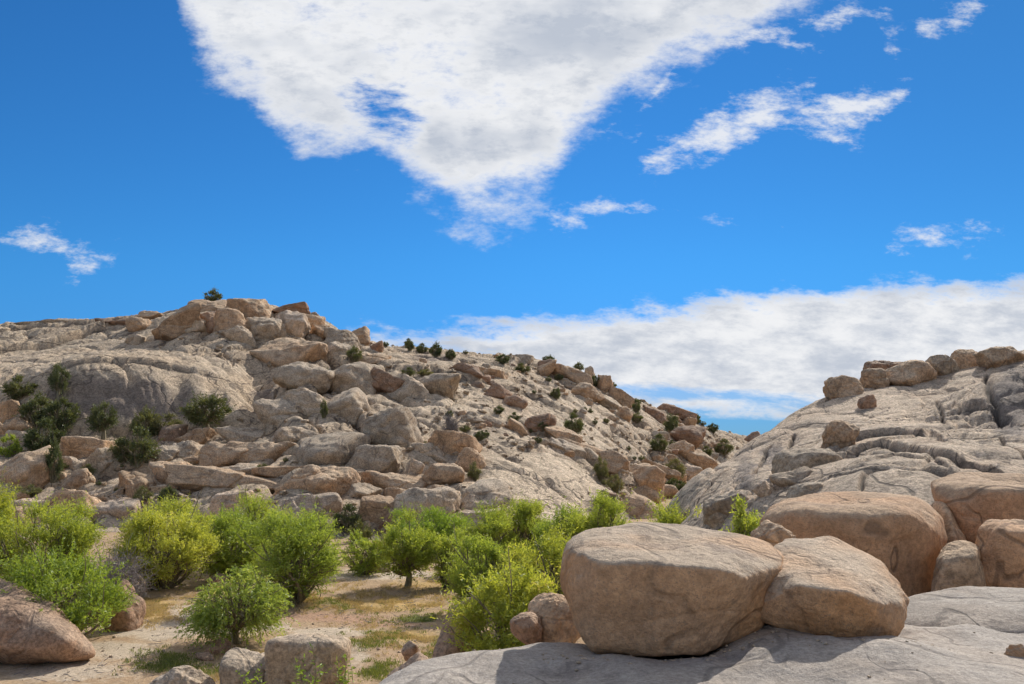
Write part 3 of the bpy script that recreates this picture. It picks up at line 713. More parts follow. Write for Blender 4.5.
hull_rock('tall orange rock wall rising at the right edge', [
    (934,479,19),(948,473,19.4),(985,472,19.6),(1030,473,19.8),(1120,478,19.5),(940,490,18.3),(1000,487,17.6),(1120,495,17.4),(965,520,17.8),(985,560,17.8),(1120,600,17.4),(975,600,18.5),(1120,600,20.5),(985,590,20)], 'o', p=14, rough=.5)
hull_rock('upright orange block in front of the tall rock wall at the right edge', [
    (978,526,15.9),(990,519,16.1),(1010,519,16.2),(1060,524,16.2),(978,560,15.6),(980,600,15.5),(1000,528,15.2),(1060,536,15),(1060,604,15),(985,604,16.6),(1060,604,17)], 'o', p=14, rough=.5)
hull_rock('small arched block standing between the long orange boulder and upright block', [
    (933,590,15.6),(938,565,15.6),(946,549,15.7),(955,542,15.8),(972,541,15.8),(983,547,15.7),(986,590,15.5),(945,560,15.2),(978,556,15.1),(935,600,15.2),(987,602,15.2),(960,600,16.6),(960,545,16.4)], 't', p=14, rough=.5)
hull_rock('thin leaning slab behind the long orange boulder\'s right end', [
    (940,500,18.4),(947,505,18.3),(964,545,18),(970,590,18),(925,590,18),(930,505,18.8),(940,590,17.4),(955,540,17.6)], 't', p=14, rough=.4)
hull_rock('low pale swell of slab rock with a dark front at the right edge', [
    (897,604,12.1),(915,596,12.3),(935,590,12.6),(960,587,12.8),(1024,590,12.9),(1110,592,12.9),(898,624,11.4),(935,636,11.0),(1000,636,10.9),(1110,637,10.9),(915,608,11.7),(960,605,11.6),(1030,607,11.5),(1110,608,11.5),
    (905,640,12.5),(1110,640,12.5),(900,625,13.6),(960,610,14.2),(1110,612,14.2)], 's', p=12, rough=.5)
add_boulder(742,520,792,562,'R','t','round','smooth grey brown rock peeking out behind the two balanced boulders',D=14.2,lvl=6)
add_boulder(528,594,590,652,'R','t','round','round tan boulder partly behind the left end of the huge flat topped one',D=11.9,lvl=6,embed=.05,rough=.7)
add_boulder(511,613,541,646,'R','d','egg','small brown stone at the slab\'s back edge beside the near lime bush',D=11.6,lvl=6,embed=.1,rough=.7)
add_boulder(1006,643,1050,680,'R','n','round','small rounded stone on the slab at the right edge of the photo',D=9.75,lvl=6,embed=.1)
#FILL
exec_fill = True
def scatter(poly, n, smin, smax, host, tones, label, group, seed):
    rng = np.random.default_rng(seed); P = np.array(poly, float); k = 0; x0, y0 = P.min(0); x1, y1 = P.max(0)
    def inside(x, y):
        c = False; j = len(P) - 1
        for i in range(len(P)):
            if (P[i, 1] > y) != (P[j, 1] > y) and x < (P[j, 0] - P[i, 0]) * (y - P[i, 1]) / (P[j, 1] - P[i, 1]) + P[i, 0]: c = not c
            j = i
        return c
    while k < n:
        x, y = rng.uniform(x0, x1), rng.uniform(y0, y1)
        if not inside(x, y): continue
        s = smin + (smax - smin) * rng.random() ** 2; asp = rng.uniform(.5, .85)
        add_boulder(x - s / 2, y - s * asp, x + s / 2, y, host, tones[rng.integers(len(tones))], ['egg', 'block', 'rough', 'slab'][rng.integers(4)], label, group=group, seed=rng.integers(1e6), lvl=4 if s > 9 else 3); k += 1
scatter([(660,415),(720,435),(735,445),(700,475),(640,460),(630,425)], 34, 6, 17, 'F', 'tdg', 'small brown boulder in the crowded rubble running down to the gap', 'rubble boulders near the gap', 1)
scatter([(545,372),(600,400),(640,420),(620,440),(560,400),(500,375)], 22, 5, 12, 'F', 'tdg', 'small boulder strewn just below the descending right skyline', 'boulders below the right skyline', 2)
scatter([(395,356),(500,356),(540,375),(500,400),(440,372)], 18, 4, 11, 'F', 'tgd', 'small stone on the upper slope under the skyline shrubs', 'stones on the upper slope', 3)
scatter([(0,490),(200,488),(200,525),(0,525)], 20, 6, 17, 'F', 'tgp', 'small stone among the flat rocks above the left bushes', 'stones above the left bushes', 4)
scatter([(350,500),(520,515),(560,540),(360,545)], 10, 6, 15, 'F', 'tgp', 'small rock at the valley edge behind the centre bushes', 'rocks behind the centre bushes', 5)
scatter([(430,405),(520,425),(590,465),(560,455),(470,430)], 16, 5, 13, 'F', 'tgd', 'small rock in the broken band above the smooth pale face', 'rocks above the smooth pale face', 6)
scatter([(610,455),(690,480),(670,510),(610,505)], 14, 6, 16, 'F', 'tgd', 'small boulder in the shaded ravine below the dome', 'ravine boulders', 7)
scatter([(170,310),(330,330),(345,345),(270,345),(170,335)], 14, 6, 14, 'F', 'tgd', 'small block filling a gap in the summit rock pile', 'small summit blocks', 8)

def rubble(name, host, regions, n, s0, s1, mat, seed):
    """uncountable stones: one object"""
    rng = np.random.default_rng(seed); D1, F1_ = ico(2); Vs, Fs = [], []; base_i = 0
    for _ in range(n):
        x, y, rx, ry = regions[rng.integers(len(regions))]
        px, py = x + rng.normal() * rx, y + rng.normal() * ry
        if host == 'G':
            u, v = uv_of(px, py)
            if v > -.07: continue
            D = CZ / -v; z = ground_z(u * D, D)
        else: D = HOST[host].hit(px, py); u, v = uv_of(px, py); z = HOST[host].z(u * D, D)
        s = s0 + (s1 - s0) * rng.random() ** 3
        q = D1 * (1 + .25 * rng.normal(size=(len(D1), 1))) * np.array([s, s * rng.uniform(.6, 1), s * rng.uniform(.4, .8)])
        a = rng.uniform(0, 6.3); q = q @ np.array([[math.cos(a), math.sin(a), 0], [-math.sin(a), math.cos(a), 0], [0, 0, 1]])
        Vs.append(q + np.array([u * D, D, z + .1 * s])); Fs.append(F1_ + base_i); base_i += len(q)
    o = link(name, mesh_from(name, np.vstack(Vs), np.vstack(Fs), mat)); return o
tag(rubble('rubble', 'F', [(680,455,40,15),(580,400,60,20),(100,500,80,18),(460,390,60,25),(400,520,60,15),(640,480,30,20),(500,440,60,12),(260,330,60,12),(330,450,60,40)], 1300, .1, .5, GR_FAR, 5), 'loose broken stones strewn over the far hillside', 'rubble', kind='stuff')
tag(rubble('gravel', 'G', [(120,660,90,12),(330,625,70,16),(400,640,30,20),(200,620,20,10)], 600, .015, .07, GR_RIGHT, 6), 'scattered gravel and small stones on the sandy valley floor', 'gravel', kind='stuff')

rg = np.random.default_rng(77); D1, F1_ = ico(2); Vs, Fs = [], []; bi = 0
for _ in range(420):
    if rg.random() < .7: x, y = rg.uniform(.3, 4.2), 9.6 + abs(rg.normal()) * .25 - rg.random() * .3
    else: x, y = rg.uniform(-1, 6), rg.uniform(8.4, 11)
    q = rg.random() ** 4 * .016 + .003; z = slab_zz(x, y)
    P_ = D1 * (1 + .3 * rg.normal(size=(len(D1), 1))) * q * np.array([1, .8, .6]); Vs.append(P_ + np.array([x, y, z + q * .2])); Fs.append(F1_ + bi); bi += len(P_)
tag(link('grit', mesh_from('grit', np.vstack(Vs), np.vstack(Fs), M_GREY)), 'loose grit and tiny stones lying on the near granite slab', 'grit', kind='stuff')
# ---------------------------------------------------------------- vegetation
LIME = leaf_mat('lime_leaves', (.21, .29, .03), (.42, .48, .055), .56, (.42, .40, .14))
LIME2 = leaf_mat('yellowish_leaves', (.24, .32, .035), (.45, .51, .07), .56, (.46, .42, .16))
GREEN = leaf_mat('fresh_green_leaves', (.15, .24, .022), (.33, .44, .045), .52)
TREEG = leaf_mat('tree_leaves', (.17, .26, .035), (.37, .46, .075), .52, (.38, .3, .15))
DARKG = leaf_mat('dark_shrub_leaves', (.065, .085, .03), (.17, .19, .065), .35)
OLIVE = leaf_mat('olive_shrub_leaves', (.12, .13, .045), (.22, .22, .085), .35)
GRASSM = leaf_mat('green_grass_blades', (.12, .15, .03), (.26, .29, .06), .35)
DRYL = leaf_mat('dry_grass_blades', (.35, .27, .12), (.5, .4, .2), .3)
BARK = bark_mat('grey_brown_bark', (.15, .12, .07), (.28, .24, .16))
DEAD = bark_mat('bleached_dead_wood', (.20, .17, .155), (.36, .32, .30))

def leaves_mesh(name, C, Dr, L, Wd, mat, rng, tint=None):
    """rhombic leaves at C pointing along Dr"""
    n = len(C); Dr = Dr / (np.linalg.norm(Dr, axis=1)[:, None] + 1e-9)
    R = rng.normal(size=(n, 3)); Sd = np.cross(Dr, R); Sd /= (np.linalg.norm(Sd, axis=1)[:, None] + 1e-9)
    L = L * rng.uniform(.6, 1.3, (n, 1)); W_ = Wd * rng.uniform(.6, 1.3, (n, 1))
    V = np.stack([C, C + Dr * L * .45 + Sd * W_ / 2, C + Dr * L, C + Dr * L * .45 - Sd * W_ / 2], 1).reshape(-1, 3)
    Fc = np.arange(4 * n).reshape(n, 4)
    tint = rng.random(n) if tint is None else tint
    return mesh_from(name, V, Fc, mat, smooth=False, attrs=dict(tint=np.repeat(tint, 4)))
def tubes_mesh(name, paths, mat, sides=5):
    Vs, Fs = [], []; b = 0
    for P, R in paths:
        P = np.asarray(P); n = len(P); t = np.gradient(P, axis=0); t /= (np.linalg.norm(t, axis=1)[:, None] + 1e-9)
        ref = np.array([.3, 1, .1]); s = np.cross(t, ref); s /= (np.linalg.norm(s, axis=1)[:, None] + 1e-9); q = np.cross(t, s)
        an = np.linspace(0, 2 * math.pi, sides, endpoint=False)
        V = P[:, None] + (s[:, None] * np.cos(an)[None, :, None] + q[:, None] * np.sin(an)[None, :, None]) * np.asarray(R)[:, None, None]
        Vs.append(V.reshape(-1, 3))
        for i in range(n - 1):
            for j in range(sides):
                k = (j + 1) % sides; Fs.append((b + i * sides + j, b + i * sides + k, b + (i + 1) * sides + k, b + (i + 1) * sides + j))
        b += n * sides
    return mesh_from(name, np.vstack(Vs), np.array(Fs), mat)
def curve(a, b, rng, n=6, wob=.12, sag=0.):
    a, b = np.array(a, float), np.array(b, float); L = np.linalg.norm(b - a); t = np.linspace(0, 1, n)[:, None]
    m = rng.normal(size=3) * wob * L
    return a + (b - a) * t + np.sin(t * math.pi) * m + np.array([0, 0, 1.]) * (np.sin(t * math.pi) * sag * L)
def bush_meshes(W, H, rng, mat, n_twig, per, L, Wd, low=.05, trunk=False, droop=.2, up=.8, bark=BARK, clumps=46, flat=1., twl=.2):
    """crown of clumps, each a fan of leafy twigs, on branches that rise from the base"""
    cl = []
    while len(cl) < clumps:
        d = rng.normal(size=3); d /= np.linalg.norm(d); r = rng.uniform(.45, .9) ** .6
        x, y, z = d * r; 
        if z < -.75: continue
        cz = low + (1 - low) * .5 + z * (1 - low) * .5 * flat
        k = 1. if cz > .35 else .62 + cz * 1.05
        cl.append((x * .43 * W * k, y * .43 * W * k, cz * H * (1 - .14 * (x * x + y * y))))
    cl = np.array(cl) * (1 + rng.normal(size=(clumps, 1)) * .06)
    cr = rng.uniform(.08, .22, clumps) * W
    ci = rng.integers(0, clumps, n_twig); o = rng.normal(size=(n_twig, 3)); o /= np.linalg.norm(o, axis=1)[:, None]
    st = cl[ci] + o * cr[ci][:, None] * rng.uniform(.1, .9, (n_twig, 1)) * np.array([1, 1, .7])
    out = st - np.array([0, 0, H * .35]); out /= np.linalg.norm(out, axis=1)[:, None]
    dr = out * .7 + o * .5 + np.array([0, 0, up]); dr /= np.linalg.norm(dr, axis=1)[:, None]
    ln = twl * H * rng.uniform(.4, 1.15, (n_twig, 1)) * (1 + .9 * (rng.random((n_twig, 1)) < .07))
    t = np.tile(np.linspace(.05, 1, per), n_twig); ti = np.repeat(np.arange(n_twig), per)
    C = st[ti] + dr[ti] * ln[ti] * t[:, None] - np.array([0, 0, 1.]) * (droop * ln[ti] * (t ** 2)[:, None])
    C += rng.normal(size=C.shape) * .035 * twl * H
    Dd = dr[ti] * .7 + rng.normal(size=C.shape) * .6 - np.array([0, 0, droop])
    C[:, 2] = np.maximum(C[:, 2], .02)
    ct = rng.random(clumps)
    tint = np.clip(.55 * ct[ci][ti] + .6 * rng.random(len(C)) - .1, 0, 1)
    fol = leaves_mesh('foliage', C, Dd, L, Wd, mat, rng, tint)
    paths = []; tr = .018 * H + .02
    if trunk:
        top = np.array([0, 0, .33 * H]); paths.append((curve((0, 0, -.1), top, rng, 6, .08), np.linspace(tr * 2.6, tr * 1.7, 6)))
    for i in range(0, clumps):
        if trunk: a = np.array([0, 0, .3 * H]) * rng.uniform(.7, 1)
        else: a = np.array([*(rng.normal(size=2) * .045 * W), -.1])
        paths.append((curve(a, cl[i], rng, 6, .07), np.linspace(tr * (1 if i % 3 else 1.5), tr * .3, 6)))
        for _ in range(2):
            e = cl[i] + rng.normal(size=3) * cr[i] * .9; m_ = a + (cl[i] - a) * .7
            paths.append((curve(m_, e, rng, 4, .1), np.linspace(tr * .4, tr * .12, 4)))
    return fol, tubes_mesh('branches', paths, bark)
def plant(name, label, cat, group, loc, meshes, rot=0, sc=(1, 1, 1), parts=('foliage', 'branches')):
    r = bpy.data.objects.new(name, None); COL.objects.link(r); r.location = loc; r.rotation_euler = (0, 0, rot); r.scale = sc
    tag(r, label, cat, group)
    for n, me in zip(parts, meshes): link(n, me, parent=r)
    return r
def bush(x0, y0, x1, yb, mat, label, D=None, per=16, dens=1., kind='bush', trunk=False, low=.04, z=None, up=.8, droop=.2, leaf=(.13, .038), bark=BARK, group=None, cat='bush', clumps=46, flat=1., twl=.2):
    rng = np.random.default_rng(int(abs(x0) * 13 + y0 * 7 + x1))
    xc = (x0 + x1) / 2
    if D is None: _, v = uv_of(xc, yb); D = CZ / -v
    u, v0 = uv_of(xc, y0); W = (x1 - x0) / F * D
    gz = ground_z(u * D, D) if z is None else z
    H = CZ + v0 * D - gz
    n = int(dens * 25 * W * H / (per * leaf[0] * leaf[1]) * .5)
    n = min(n, 5200)
    ms = bush_meshes(W * 1.04, H * .96, rng, mat, n, per, leaf[0], leaf[1], low, trunk, droop, up, bark, clumps, flat, twl)
    return plant(kind, label, cat, group, (u * D, D, gz), ms)
bush(-40,486,16,600,LIME,'lime green bush cut off by the left edge, taller than its neighbour',D=47)
bush(-12,503,100,592,LIME,'broad lime green bush behind the darker green one on the left')
bush(2,558,126,648,GREEN,'darker green bush growing over the sloping corner boulder',D=34.5)
bush(116,513,210,588,LIME2,'yellow green bush behind the dead grey shrub')
bush(140,503,214,566,LIME,'bush at the back between two lime bushes on the left')
bush(190,515,270,579,LIME,'lime bush behind the lone little tree, left one')
bush(214,500,300,566,LIME2,'tall pale lime bush at the back of the left thicket')
bush(246,510,338,604,LIME2,'round yellow green bush with a dark trunk right of the lone tree',low=.1)
bush(340,536,390,574,LIME2,'low olive bush at the back of the sandy flat')
bush(380,523,435,588,LIME,'small round tree like lime bush on the sandy flat',trunk=True,low=.16)
bush(430,530,470,587,LIME2,'narrow pale bush right of the small round one')
bush(388,508,470,552,GREEN,'green bush in front of the big half shaded boulder')
bush(462,512,520,572,LIME,'lime bush under the dome shaped brown boulder')
bush(494,494,546,566,LIME,'tallest pointed lime bush below the smooth pale face')
bush(530,512,592,590,LIME,'lime bush at the right end of the centre thicket')
bush(448,540,516,612,LIME2,'yellow green bush in the middle of the centre thicket')
bush(506,535,590,630,LIME,'large lime bush left of the huge flat topped boulder')
bush(456,568,566,668,LIME,'nearest lime bush just behind the pale slab edge',D=26)
bush(560,505,640,600,LIME2,'lime bush behind the huge flat topped boulder, left part',D=46)
bush(636,511,708,560,LIME,'low lime bush showing over the huge flat topped boulder',D=42,z=-.6)
bush(729,495,760,532,LIME2,'small lime bush standing alone at the dome\'s foot',D=26,z=3.2,leaf=(.10,.035))
bush(690,517,716,545,LIME2,'tiny bush at the right end of the low lime one',D=38,z=1.)
bush(192,570,288,646,TREEG,'lone little tree on the sand with a dark forked trunk',kind='tree',trunk=True,low=.16,cat='tree',leaf=(.12,.04),up=.1,droop=.7,clumps=60)
# dead grey shrub: bare twigs only
def twiggy(x0, y0, x1, yb, n, label, mat=DEAD, D=None, z=None, name='dead_shrub', cat='shrub', r=.014):
    rng = np.random.default_rng(int(x0 + y0)); xc = (x0 + x1) / 2
    if D is None: _, v = uv_of(xc, yb); D = CZ / -v
    u, v0 = uv_of(xc, y0); W = (x1 - x0) / F * D; gz = ground_z(u * D, D) if z is None else z; H = CZ + v0 * D - gz; paths = []
    for i in range(n):
        d = rng.normal(size=3); d[2] = abs(d[2]) + .15; d /= np.linalg.norm(d); e = d * np.array([W * .55, W * .55, H * 1.05]) * rng.uniform(.6, 1)
        c_ = curve((rng.normal() * .1, rng.normal() * .1, 0), e, rng, 6, .13, .12); paths.append((c_, np.linspace(r * 2, r * .5, 6)))
        for _ in range(5):
            k = rng.integers(2, 6); e2 = c_[k] + rng.normal(size=3) * .22 * H + np.array([0, 0, .05]); paths.append((curve(c_[k], e2, rng, 4, .15), np.linspace(r, r * .35, 4)))
    o = link(name, tubes_mesh(name, paths, mat, 4), (u * D, D, gz)); return tag(o, label, cat)
twiggy(86,554,150,602,190,'dead grey leafless shrub between the green and yellow green bushes')
twiggy(443,412,460,434,40,'thin bare shrub standing above the isolated midslope boulder',D=far.hit(450,432),z=float(far.z(uv_of(450,432)[0]*far.hit(450,432),far.hit(450,432))),r=.03)

# dark shrubs on the rocks
def proto(W, H, seed, mat, trunk, leaf, n, clumps, low, flat=1., up=.4):
    rng = np.random.default_rng(seed); return bush_meshes(W, H, rng, mat, n, 8, leaf[0], leaf[1], low, trunk, .1, up, BARK, clumps, flat, .16)
PR = {'d': [proto(1, .8, s, DARKG, False, (.06, .028), 800, 26, .02) for s in (1, 2, 3)],
      'o': [proto(1, .75, s, OLIVE, False, (.06, .025), 760, 26, .02) for s in (4, 5)],
      'j': [proto(1, .9, s, DARKG, True, (.055, .025), 800, 22, .28, 1., .1) for s in (6, 7)],
      'g': [proto(1, .8, 8, GREEN, False, (.075, .03), 420, 22, .02)]}
SH = [
 (204,291,222,302,'d','small dark shrub on the very summit of the far hill'),
 (48,366,69,402,'j','juniper on the pale slope left of the dark shaded wall'),
 (3,379,35,401,'d','dark shrub at the left edge below the pale slope'),
 (20,398,56,430,'d','dark juniper clump, upper left of the left thicket'),
 (42,400,76,436,'d','dark juniper clump, upper right of the left thicket'),
 (24,424,66,456,'d','dark juniper clump, lower part of the left thicket'),
 (44,446,62,484,'d','narrow dark shrub right of the biggest left boulder'),
 (88,405,118,441,'j','dark juniper against the foot of the shaded wall'),
 (116,432,156,466,'d','broad dark shrub above the tan ledge block'),
 (130,412,160,438,'d','dark shrub, left of the pair at the stained wall\'s foot'),
 (152,414,180,436,'o','olive shrub, right of the pair at the stained wall\'s foot'),
 (110,440,132,462,'o','olive shrub left of the broad dark one'),
 (181,397,230,434,'j','lone spreading juniper on the bare slope below the summit'),
 (-4,436,20,458,'g','green shrub at the left edge above the biggest boulder'),
 (80,464,96,476,'o','little olive shrub beside the ball shaped boulder'),
 (134,488,153,504,'o','yellowish shrub at the base of the broken tan block'),
 (157,487,176,506,'d','dark round shrub between the pale slabs'),
 (12,486,40,500,'o','olive brush under the biggest left boulder'),
 (176,462,192,474,'o','tuft of brush on the long layered rock'),
 (254,464,270,478,'d','shrub in the shade under the reclining boulder'),
 (316,372,336,392,'d','shrub in the crevice between the upper jumble blocks'),
 (346,348,362,364,'d','shrub growing in a crack below the skyline boulder'),
 (320,400,328,420,'d','sliver of brush in the long vertical crack'),
 (332,508,362,534,'d','dark shrub at the lower right of the flat pinkish slab'),
 (346,524,372,548,'d','dark shrub behind the low olive bush'),
 (404,339,416,352,'d','skyline shrub, leftmost of the upper ridge'),
 (414,343,430,354,'d','skyline shrub second from the left on the upper ridge'),
 (428,342,444,358,'d','largest skyline shrub on the upper ridge'),
 (444,348,458,361,'d','skyline shrub right of the largest one'),
 (399,367,417,378,'d','dark shrub, left one of two on the upper slope'),
 (415,368,436,377,'o','olive shrub, right one of two on the upper slope'),
 (493,353,512,365,'d','shrub among the ledges left of the tan skyline boulder'),
 (512,363,532,374,'d','shrub below the flat skyline rock'),
 (544,355,557,366,'d','shrub on the skyline above the brown boulder'),
 (549,386,563,400,'d','shrub below the long tan skyline rock'),
 (506,412,523,425,'d','shrub above the leaning tan rock'),
 (492,405,506,416,'d','small shrub left above the leaning tan rock'),
 (472,429,488,443,'d','shrub touching the isolated midslope boulder'),
 (458,424,472,434,'o','olive brush behind the isolated midslope boulder'),
 (466,461,483,482,'o','green shrub at the foot of the round tan boulder'),
 (416,440,432,452,'o','yellowish brush left of the isolated midslope boulder'),
 (559,413,587,435,'d','large dark shrub in the middle of the right slope'),
 (572,361,586,373,'j','little tree on the descending skyline'),
 (586,374,602,388,'d','shrub beside the upright skyline pillar'),
 (630,399,642,414,'d','shrub behind the curved skyline boulder'),
 (628,412,646,424,'o','olive shrub below the curved skyline boulder'),
 (661,412,681,437,'j','tall dark shrub below the dark capstone'),
 (647,434,672,452,'d','wide dark shrub above the ravine rocks'),
 (692,414,703,425,'d','skyline shrub where the ridge drops to the gap'),
 (706,422,720,434,'d','last skyline shrub before the gap'),
 (711,439,736,455,'d','dark shrub low in the gap'),
 (690,432,704,446,'o','olive shrub beside the large brown boulder near the gap'),
 (662,456,688,480,'o','green shrub in the ravine above the pale rounded boulder'),
 (592,456,612,484,'o','olive shrub left of the big boulder at the right foot'),
 (604,472,626,494,'o','green brush under the big boulder at the right foot'),
 (658,476,690,498,'d','dark shrub in the ravine mouth under the dome'),
 (590,490,620,512,'d','dark brush where the smooth pale face meets the ravine'),
 (536,420,550,432,'d','small shrub beside the brown angular rock'),
 (560,437,575,447,'o','olive tuft on the long tan slab edge'),
 (700,446,714,458,'d','shrub among the gap rubble'),
]
rngS = np.random.default_rng(5)
for i, (x0, y0, x1, y1, k, lab) in enumerate(SH):
    xc = (x0 + x1) / 2; D = far.hit(xc, y1 - 1); u, v = uv_of(xc, y1); _, v0 = uv_of(xc, y0)
    W = (.72 if xc > 395 else .92) * (x1 - x0) / F * D; z = min(far.z(u * D, D), CZ + v * D + .3); H = (CZ + v0 * D - z) * (.85 if xc > 395 else 1)
    me = PR[k][i % len(PR[k])]; s = W / .95; sz = H / (.8 if k in 'dg' else .75 if k == 'o' else .9) / .97
    plant('juniper' if k == 'j' else 'shrub', lab, 'juniper' if k == 'j' else 'shrub', None, (u * D, D, z - .05), me, rngS.uniform(0, 6), (s, s, max(sz, .4 * s)))
# small unlabelled individuals of one kind: brush dotted over the right slope
for k in range(46):
    reg = [(430,352,60,5), (600,410,40,18), (690,445,22,12), (640,470,30,12), (500,430,60,14), (120,480,80,14), (330,440,50,50), (560,385,40,8)][k % 8]
    px, py = reg[0] + rngS.normal() * reg[2] * .7, reg[1] + rngS.normal() * reg[3] * .7
    D = far.hit(px, py); u, v = uv_of(px, py); z = far.z(u * D, D); s = rngS.uniform(4, 9) / F * D
    kk = 'do'[k % 3 == 0]; me = PR[kk][k % len(PR[kk])]
    o = plant('brush', 'tiny dark tuft of brush growing in a crack of the far hill', 'shrub', 'brush tufts on the far hill', (u * D, D, z - .05), me, rngS.uniform(0, 6), (s, s, s))

# leafy stalks in front of the three bottom boulders
def stalks(x0, y0, x1, label, D, mat, n=9, gz=0., L=.16):
    rng = np.random.default_rng(int(x0)); u, v0 = uv_of((x0 + x1) / 2, y0); W = (x1 - x0) / F * D; H = CZ + v0 * D - gz; paths, C, Dd = [], [], []
    for i in range(n):
        e = np.array([rng.normal() * W * .28, rng.normal() * W * .28, H * rng.uniform(.6, 1)]); c_ = curve((rng.normal() * .06, rng.normal() * .06, 0), e, rng, 8, .06); paths.append((c_, np.linspace(.012, .004, 8)))
        for t in np.linspace(.15, 1, 26):
            p = c_[min(7, int(t * 7))] + (c_[min(7, int(t * 7) + 1)] - c_[min(7, int(t * 7))]) * (t * 7 % 1); C.append(p); d = rng.normal(size=3); d[2] = rng.uniform(-.2, .9); Dd.append(d)
    plant('leafy_plant', label, 'plant', None, (u * D, D, gz), (leaves_mesh('foliage', np.array(C), np.array(Dd), L, L * .28, mat, rng), tubes_mesh('stems', paths, BARK, 4)), parts=('foliage', 'stems'))
stalks(288,646,318,'upright leafy plant before the middle of the largest bottom boulder',25.6,GREEN)
stalks(334,656,354,'upright leafy plant at the right edge of the largest bottom boulder',25.8,GREEN)
stalks(236,668,268,'leafy plant at the foot of the cube like bottom boulder',25.4,GREEN,7)
# dead twigs lying on the sand
rg = np.random.default_rng(12); paths = []
for _ in range(260):
    px, py = rg.choice([(230,655),(150,625),(330,610),(400,620),(60,665),(420,590)], 1)[0] + rg.normal(size=2) * np.array([45, 9]); u, v = uv_of(px, py)
    if v > -.12: continue
    D = CZ / -v; p = np.array([u * D, D, ground_z(u * D, D) + .02]); a = rg.uniform(0, 6.3); L = rg.uniform(.1, .55)
    paths.append((curve(p, p + np.array([math.cos(a) * L, math.sin(a) * L, rg.uniform(0, .08)]), rg, 4, .12), [.012, .01, .008, .004]))
tag(link('twig_litter', tubes_mesh('twig_litter', paths, DEAD, 4)), 'dead twigs and sticks littering the sandy valley floor', 'twigs', kind='stuff')
# grass
def grass_obj(name, label, regs, n, h, mat, seed):
    rng = np.random.default_rng(seed); C = []; 
    for _ in range(n):
        x, y, rx, ry = regs[rng.integers(len(regs))]; px, py = x + rng.normal() * rx * 1.05, y + rng.normal() * ry * 1.05; u, v = uv_of(px, py)
        if v > -.05: continue
        D = CZ / -v
        if pnoise(np.array([[u * D * 1.3, D * .8, seed * 7.7]]))[0] < .08 * (1 + rng.normal()): continue
        C.append((u * D, D, ground_z(u * D, D) - .01))
    C = np.array(C); C = np.repeat(C, 7, 0) + rng.normal(size=(len(C) * 7, 3)) * np.array([.07, .07, 0]); Dd = rng.normal(size=C.shape) * .35 + np.array([0, 0, 1.])
    tag(link(name, leaves_mesh(name, C, Dd, h, .022, mat, rng)), label, 'grass', kind='stuff')
grass_obj('grass', 'green grass growing in patches on the sandy flat', [(418,617,24,5),(375,641,16,6),(375,668,14,7),(165,660,16,5),(60,600,60,10),(500,610,50,20),(330,604,30,4),(440,640,12,12),(200,672,30,4)], 4600, .11, GRASSM, 1)
grass_obj('dry_grass', 'dry straw coloured grass on the sandy flat', [(145,614,22,7),(390,604,60,6),(330,600,40,5),(405,636,36,9),(160,600,30,4),(430,585,60,7),(240,665,16,12)], 11000, .12, DRYL, 2)

# ---------------------------------------------------------------- sky
SUN_AZ, SUN_EL = math.radians(32), math.radians(36)
W_ = bpy.data.worlds.new('World'); SC.world = W_; W_.use_nodes = True; S.nt = W_.node_tree; nt = S.nt
bg = nt.nodes['Background']; bg.inputs['Strength'].default_value = .1
sky = nt.nodes.new('ShaderNodeTexSky'); sky.sky_type = 'NISHITA'; sky.sun_disc = False; sky.sun_elevation = SUN_EL; sky.sun_rotation = SUN_AZ
sky.altitude = 1300; sky.air_density = 1.; sky.dust_density = .2; sky.ozone_density = 2.2
tc = nt.nodes.new('ShaderNodeTexCoord'); sp_ = nt.nodes.new('ShaderNodeSeparateXYZ'); nt.links.new(tc.outputs['Generated'], sp_.inputs[0])
dx, dy, dz = (S(sp_.outputs[i]) for i in range(3))
yy = dy.max(.02); u = dx / yy; v = dz / yy
U0, UR = -.9, 1.8
un = (u - U0) * (1 / UR)
def U(px, py): a, b = uv_of(px, py); return float(a), float(b)
# cloud coordinates in hundredths of the tangent, wobbling edges
cb = nt.nodes.new('ShaderNodeCombineXYZ'); nt.links.new(u.k, cb.inputs[0]); nt.links.new((v * 1.9).k, cb.inputs[1]); cb.inputs[2].default_value = .37
nA = noise(cb.outputs[0], 5.5, 4, .6); nB = noise(cb.outputs[0], 21, 5, .68)
cb2 = nt.nodes.new('ShaderNodeCombineXYZ'); nt.links.new((u - v * .5).k, cb2.inputs[0]); nt.links.new((v * 3.6 + u * .5).k, cb2.inputs[1]); cb2.inputs[2].default_value = 2.1
nC = noise(cb2.outputs[0], 13, 6, .66)
def half(p, q):   # signed distance left of the line p->q (image y down): positive inside
    (a, b), (c, d) = U(*p), U(*q); L = math.hypot(c - a, d - b); nx, ny = -(d - b) / L, (c - a) / L
    return (u - a) * nx + (v - b) * ny
def ell(x, y, rx, ry, ang=0):
    cx, cy = U(x, y); ex, ey = rx / F, ry / F; c, s = math.cos(math.radians(ang)), math.sin(math.radians(ang))
    p = ((u - cx) * c + (v - cy) * s) / ex; q = ((v - cy) * c - (u - cx) * s) / ey
    return (1. - (p * p + q * q).sqrt()) * (min(rx, ry) / F)
U0, UR, V0, VR = -.9, 1.8, -.1, .9
